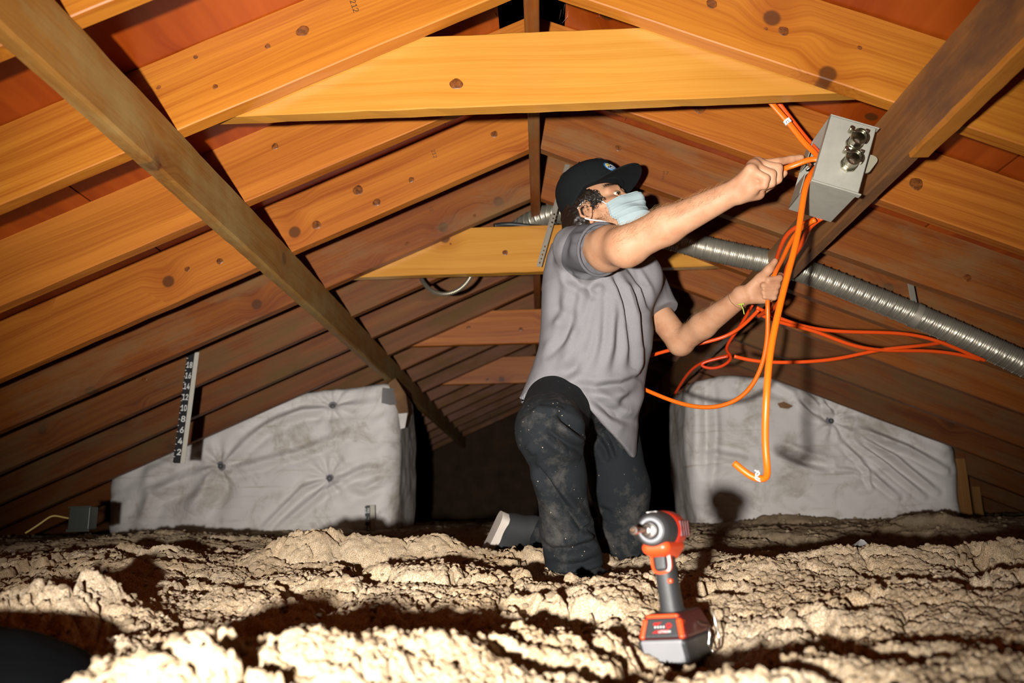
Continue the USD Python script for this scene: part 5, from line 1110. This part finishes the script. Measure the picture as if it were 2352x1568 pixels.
# ------------------------------------------------------------------ impact driver standing in the insulation
plain('tool_black', (.030, .030, .031), .55, bump=.2, bscale=700); plain('tool_red', (.62, .030, .012), .38); plain('tool_redorange', (.80, .075, .015), .4); plain('tool_dark_red', (.085, .006, .005), .5); plain('tool_grey', (.24, .24, .25), .42, var=.1); plain('ring_white', (.20, .205, .22), .4); plain('steel', (.60, .55, .50), .2, metal=1.0); plain('steel_brown', (.30, .17, .11), .35, metal=.8); plain('print_red', (.40, .012, .010), .5); plain('print_white', (.72, .70, .68), .5)
dO = at(1512, 1217, 1.20)
dA = nrm(np.array([-.45, -.885, .015])); dU = nrm(np.array([-.075, .02, 1.0])); dU = nrm(dU - dA*(dU@dA)); dS = np.cross(dU, dA)     # forward, up, left side
drl = thing('impact_driver', 'red and black cordless impact driver standing upright on its battery in the insulation', 'power tool', dO - dU*.185)
def dpl(mesh):
    v, f = vf(mesh); v = v.copy(); z = v[:, 2]; v[:, 2] = np.where(z < -.02, -.02+(z+.02)*.87, z); return place((v, f), dO, dA, dS, dU)
#          # local: x forward, y side, z up
def lathe(prof, n=40, sx=1.0, sz=1.0):
    p = np.asarray(prof, float); a = np.arange(n)*2*math.pi/n
    V = np.stack([np.repeat(p[:, 0], n), (p[:, 1:2]*np.cos(a)*sx).ravel(), (p[:, 1:2]*np.sin(a)*sz).ravel()], 1); i, j = np.meshgrid(np.arange(len(p)-1), np.arange(n), indexing='ij')
    q = np.stack([i*n+j, i*n+(j+1) % n, (i+1)*n+(j+1) % n, (i+1)*n+j], -1).reshape(-1, 4); return V, q
obj('nose', dpl(lathe([(-.012, .0275), (.004, .0278), (.006, .0268), (.022, .0262), (.030, .0240), (.034, .0205), (.0345, .0180), (.0345, .0125)])), 'tool_black', drl, smooth=35)
obj('light_ring', dpl(lathe([(.0335, .0185), (.0362, .0178), (.0368, .0160), (.0362, .0138), (.033, .0132)])), 'ring_white', drl, smooth=40, label='pale ring round the chuck')
obj('chuck', dpl(lathe([(.030, .0118), (.042, .0112), (.050, .0105), (.0505, .0085), (.046, .0080), (.046, .0062), (.056, .0058), (.0565, .0035)])), 'steel', drl, smooth=35, label='steel chuck')
bt = obj('bit', dpl(lathe([(.050, .0036), (.096, .0036), (.097, .0058), (.104, .0060), (.106, .0056), (.1062, .0034), (.100, .0030)], 24)), 'steel_brown', drl, smooth=30, label='steel driver bit')
obj('bit_tip', dpl(lathe([(.099, .0061), (.1045, .0063), (.1066, .0058), (.1068, .0036), (.103, .0032)], 24)), 'steel', bt, smooth=30)
obj('housing', dpl(lathe([(-.012, .0268), (-.016, .0290), (-.030, .0292), (-.050, .0288), (-.060, .0270), (-.066, .0225), (-.068, .0120), (-.068, .001)], 40, 1.0, 1.0)), 'tool_red', drl, smooth=40)
rb = [place(rbox((-.062+k*.012, -.0300, -.012), (-.056+k*.012, .0300, .012), .001), dO, dA, dS, dU) for k in range(4)]; obj('vents', join(*rb), 'tool_dark_red', drl, smooth=40)
obj('top_mark', dpl(rbox((.004, -.012, .0262), (.010, .004, .0276), .0005)), 'print_white', drl)
neck_ = [m3.Manifold.sphere(.012, 24).translate([x, y, z]) for x, y, z in ((.018, -.010, -.026), (.018, .010, -.026), (-.045, -.010, -.026), (-.045, .010, -.026), (.012, -.007, -.030), (.012, .007, -.030), (-.030, -.007, -.036), (-.030, .007, -.036))]
obj('collar', dpl(m3.Manifold.batch_hull(neck_)), 'tool_redorange', drl, smooth=40)
# handle leans back a little
hx_ = lambda z: -.010 - (-.045-z)*.10
secs = []
n_ = 28; a = np.arange(n_)*2*math.pi/n_
zs = np.array([-.040, -.052, -.070, -.090, -.110, -.126, -.134]); wx = np.array([.021, .0205, .0195, .0200, .0205, .0215, .0240]); wy = np.array([.0150, .0148, .0148, .0152, .0155, .0160, .0185])
V = np.vstack([np.stack([hx_(z) + np.sign(np.cos(a))*np.abs(np.cos(a))**.8*x_, np.sign(np.sin(a))*np.abs(np.sin(a))**.8*y_, np.full(n_, z)], 1) for z, x_, y_ in zip(zs, wx, wy)])
i, j = np.meshgrid(np.arange(len(zs)-1), np.arange(n_), indexing='ij'); q = np.stack([i*n_+j, (i+1)*n_+j, (i+1)*n_+(j+1) % n_, i*n_+(j+1) % n_], -1).reshape(-1, 4)
obj('handle', dpl((V, q)), 'tool_black', drl, smooth=40)
fx = hx_(-.065)+.0185
fr_ = sg.Polygon(spline([(-.0150, -.034), (-.0155, -.052), (-.012, -.066), (0, -.070), (.012, -.066), (.0155, -.052), (.0150, -.034)], 40)).buffer(0); ho = fr_.buffer(-.0042)
def front(poly, x, d): 
    ms = [trimesh.creation.extrude_polygon(g, d, engine='earcut') for g in getattr(poly, 'geoms', [poly])]; m = trimesh.util.concatenate(ms); v = np.array(m.vertices); w = np.stack([x + v[:, 2] - 9.0*v[:, 0]**2, v[:, 0], v[:, 1]], 1); return dpl((w, np.array(m.faces)))
obj('trigger_guard', front(fr_.difference(ho), fx-.006, .009), 'tool_redorange', drl, smooth=30)
obj('trigger', dpl(rbox((fx-.008, -.0095, -.064), (fx+.0055, .0095, -.036), .004)), 'tool_black', drl, smooth=40)
obj('button', dpl(rbox((fx-.012, .006, -.086), (fx+.0005, .013, -.078), .002)), 'tool_redorange', drl)
# foot and battery
obj('foot', dpl(m3.Manifold.batch_hull([m3.Manifold.sphere(.006, 20).translate([x, y, z]) for x, y, z in ((.026, -.022, -.138), (.026, .022, -.138), (-.070, -.022, -.138), (-.070, .022, -.138), (.036, -.031, -.166), (.036, .031, -.166), (-.078, -.031, -.166), (-.078, .031, -.166))])), 'tool_dark_red', drl, smooth=40)
pn = obj('panel', dpl(m3.Manifold.batch_hull([m3.Manifold.sphere(.003, 16).translate([x, y, z]) for x, y, z in ((.0325, -.019, -.1415), (.0325, .019, -.1415), (.0425, -.0225, -.165), (.0425, .0225, -.165), (.02, .0, -.15))])), 'tool_black', drl, smooth=40)
obj('bumper', dpl(m3.Manifold.batch_hull([m3.Manifold.sphere(.0035, 16).translate([x, y, z]) for x, y, z in ((.031, -.021, -.1355), (.031, .021, -.1355), (.022, -.024, -.1375), (.022, .024, -.1375))])), 'tool_redorange', drl, smooth=40)
for s in (-1, 1): obj('bumper', dpl(m3.Manifold.batch_hull([m3.Manifold.sphere(.0042, 16).translate([x, y, z]) for x, y, z in ((.033, s*.0250, -.143), (.041, s*.0290, -.166), (.024, s*.0265, -.145), (.030, s*.0320, -.166))])), 'tool_redorange', drl, smooth=40)
pz = nrm(np.array([.0235, 0, .010])); pu = nrm(np.array([-.010, 0, .0235]))    # panel normal and up in local x,z
def onpanel(poly, h=.0005, off=.0):
    ms = [trimesh.creation.extrude_polygon(g, h, engine='earcut') for g in getattr(poly, 'geoms', [poly])]; m = trimesh.util.concatenate(ms); v = np.array(m.vertices)
    w = np.array([.0375, 0, -.153]) + pz*.0036 + v[:, :1]*np.array([0, 1.0, 0]) + v[:, 1:2]*pu + (v[:, 2:]+off)*pz; return dpl((w, np.array(m.faces)[:, ::1]))
bar = lambda x0, x1, y0, y1: sg.Polygon([(x0, y0), (x1, y0), (x1+.0012, y1), (x0+.0012, y1)])
obj('printed_mark', onpanel(sg.Polygon([(-.0125, .0045), (-.0105, .0075), (-.002, .0078), (.0015, .0088), (-.001, .0060), (-.004, .0040), (-.008, .0022)])), 'print_red', pn, label='red printed mark')
for k in range(4): obj('charge_light', onpanel(sg.box(-.0095+k*.0042, -.0012, -.0076+k*.0042, .0018)), 'print_white', pn)
obj('charge_button', onpanel(sg.Point(.0115, .0022).buffer(.0045, 12).difference(sg.Point(.0115, .0022).buffer(.0020, 10))), 'print_red', pn, label='round red-edged button')
obj('printed_band', onpanel(sg.Polygon([(-.0135, -.0095), (.010, -.0095), (.012, -.0035), (-.008, -.0052)])), 'print_red', pn)
tm = meshkit.text_mesh('LITHIUM', .0030, .0005, True); v = np.array(tm.vertices); v[:, 0] += -.0035; v[:, 1] += -.0088
w = np.array([.0375, 0, -.153]) + pz*.0042 + v[:, :1]*np.array([0, 1.0, 0]) + v[:, 1:2]*pu + v[:, 2:]*pz; obj('lettering', dpl((w, np.array(tm.faces))), 'print_white', pn, smooth=False, label='white lettering LITHIUM')
bat = obj('battery', dpl(m3.Manifold.batch_hull([m3.Manifold.sphere(.006, 20).translate([x, y, z]) for x, y, z in ((.042, -.030, -.176), (.042, .030, -.176), (-.074, -.032, -.176), (-.074, .032, -.176), (.032, -.029, -.204), (.032, .029, -.204), (-.072, -.030, -.204), (-.072, .030, -.204))])), 'tool_black', drl, smooth=40)
obj('battery_face', dpl(m3.Manifold.batch_hull([m3.Manifold.sphere(.004, 16).translate([x, y, z]) for x, y, z in ((.0455, -.027, -.174), (.0455, .027, -.174), (.0365, -.026, -.203), (.0365, .026, -.203), (.02, 0, -.19))])), 'tool_grey', bat, smooth=40, label='scuffed grey front of the battery')
obj('latch', dpl(rbox((-.010, -.0395, -.182), (.030, -.0345, -.170), .002)), 'tool_dark_red', bat)
CS = 1 if dS@RT > 0 else -1
obj('belt_clip', join(dpl(tube(spline([(-.02, CS*.034, -.150), (-.018, CS*.042, -.156), (-.016, CS*.050, -.160), (-.014, CS*.052, -.172), (-.012, CS*.050, -.190), (-.010, CS*.056, -.197), (-.030, CS*.060, -.190), (-.034, CS*.058, -.160), (-.036, CS*.056, -.135)], 60), .0016, 8))), 'steel', drl, smooth=True, label='bent steel belt clip')
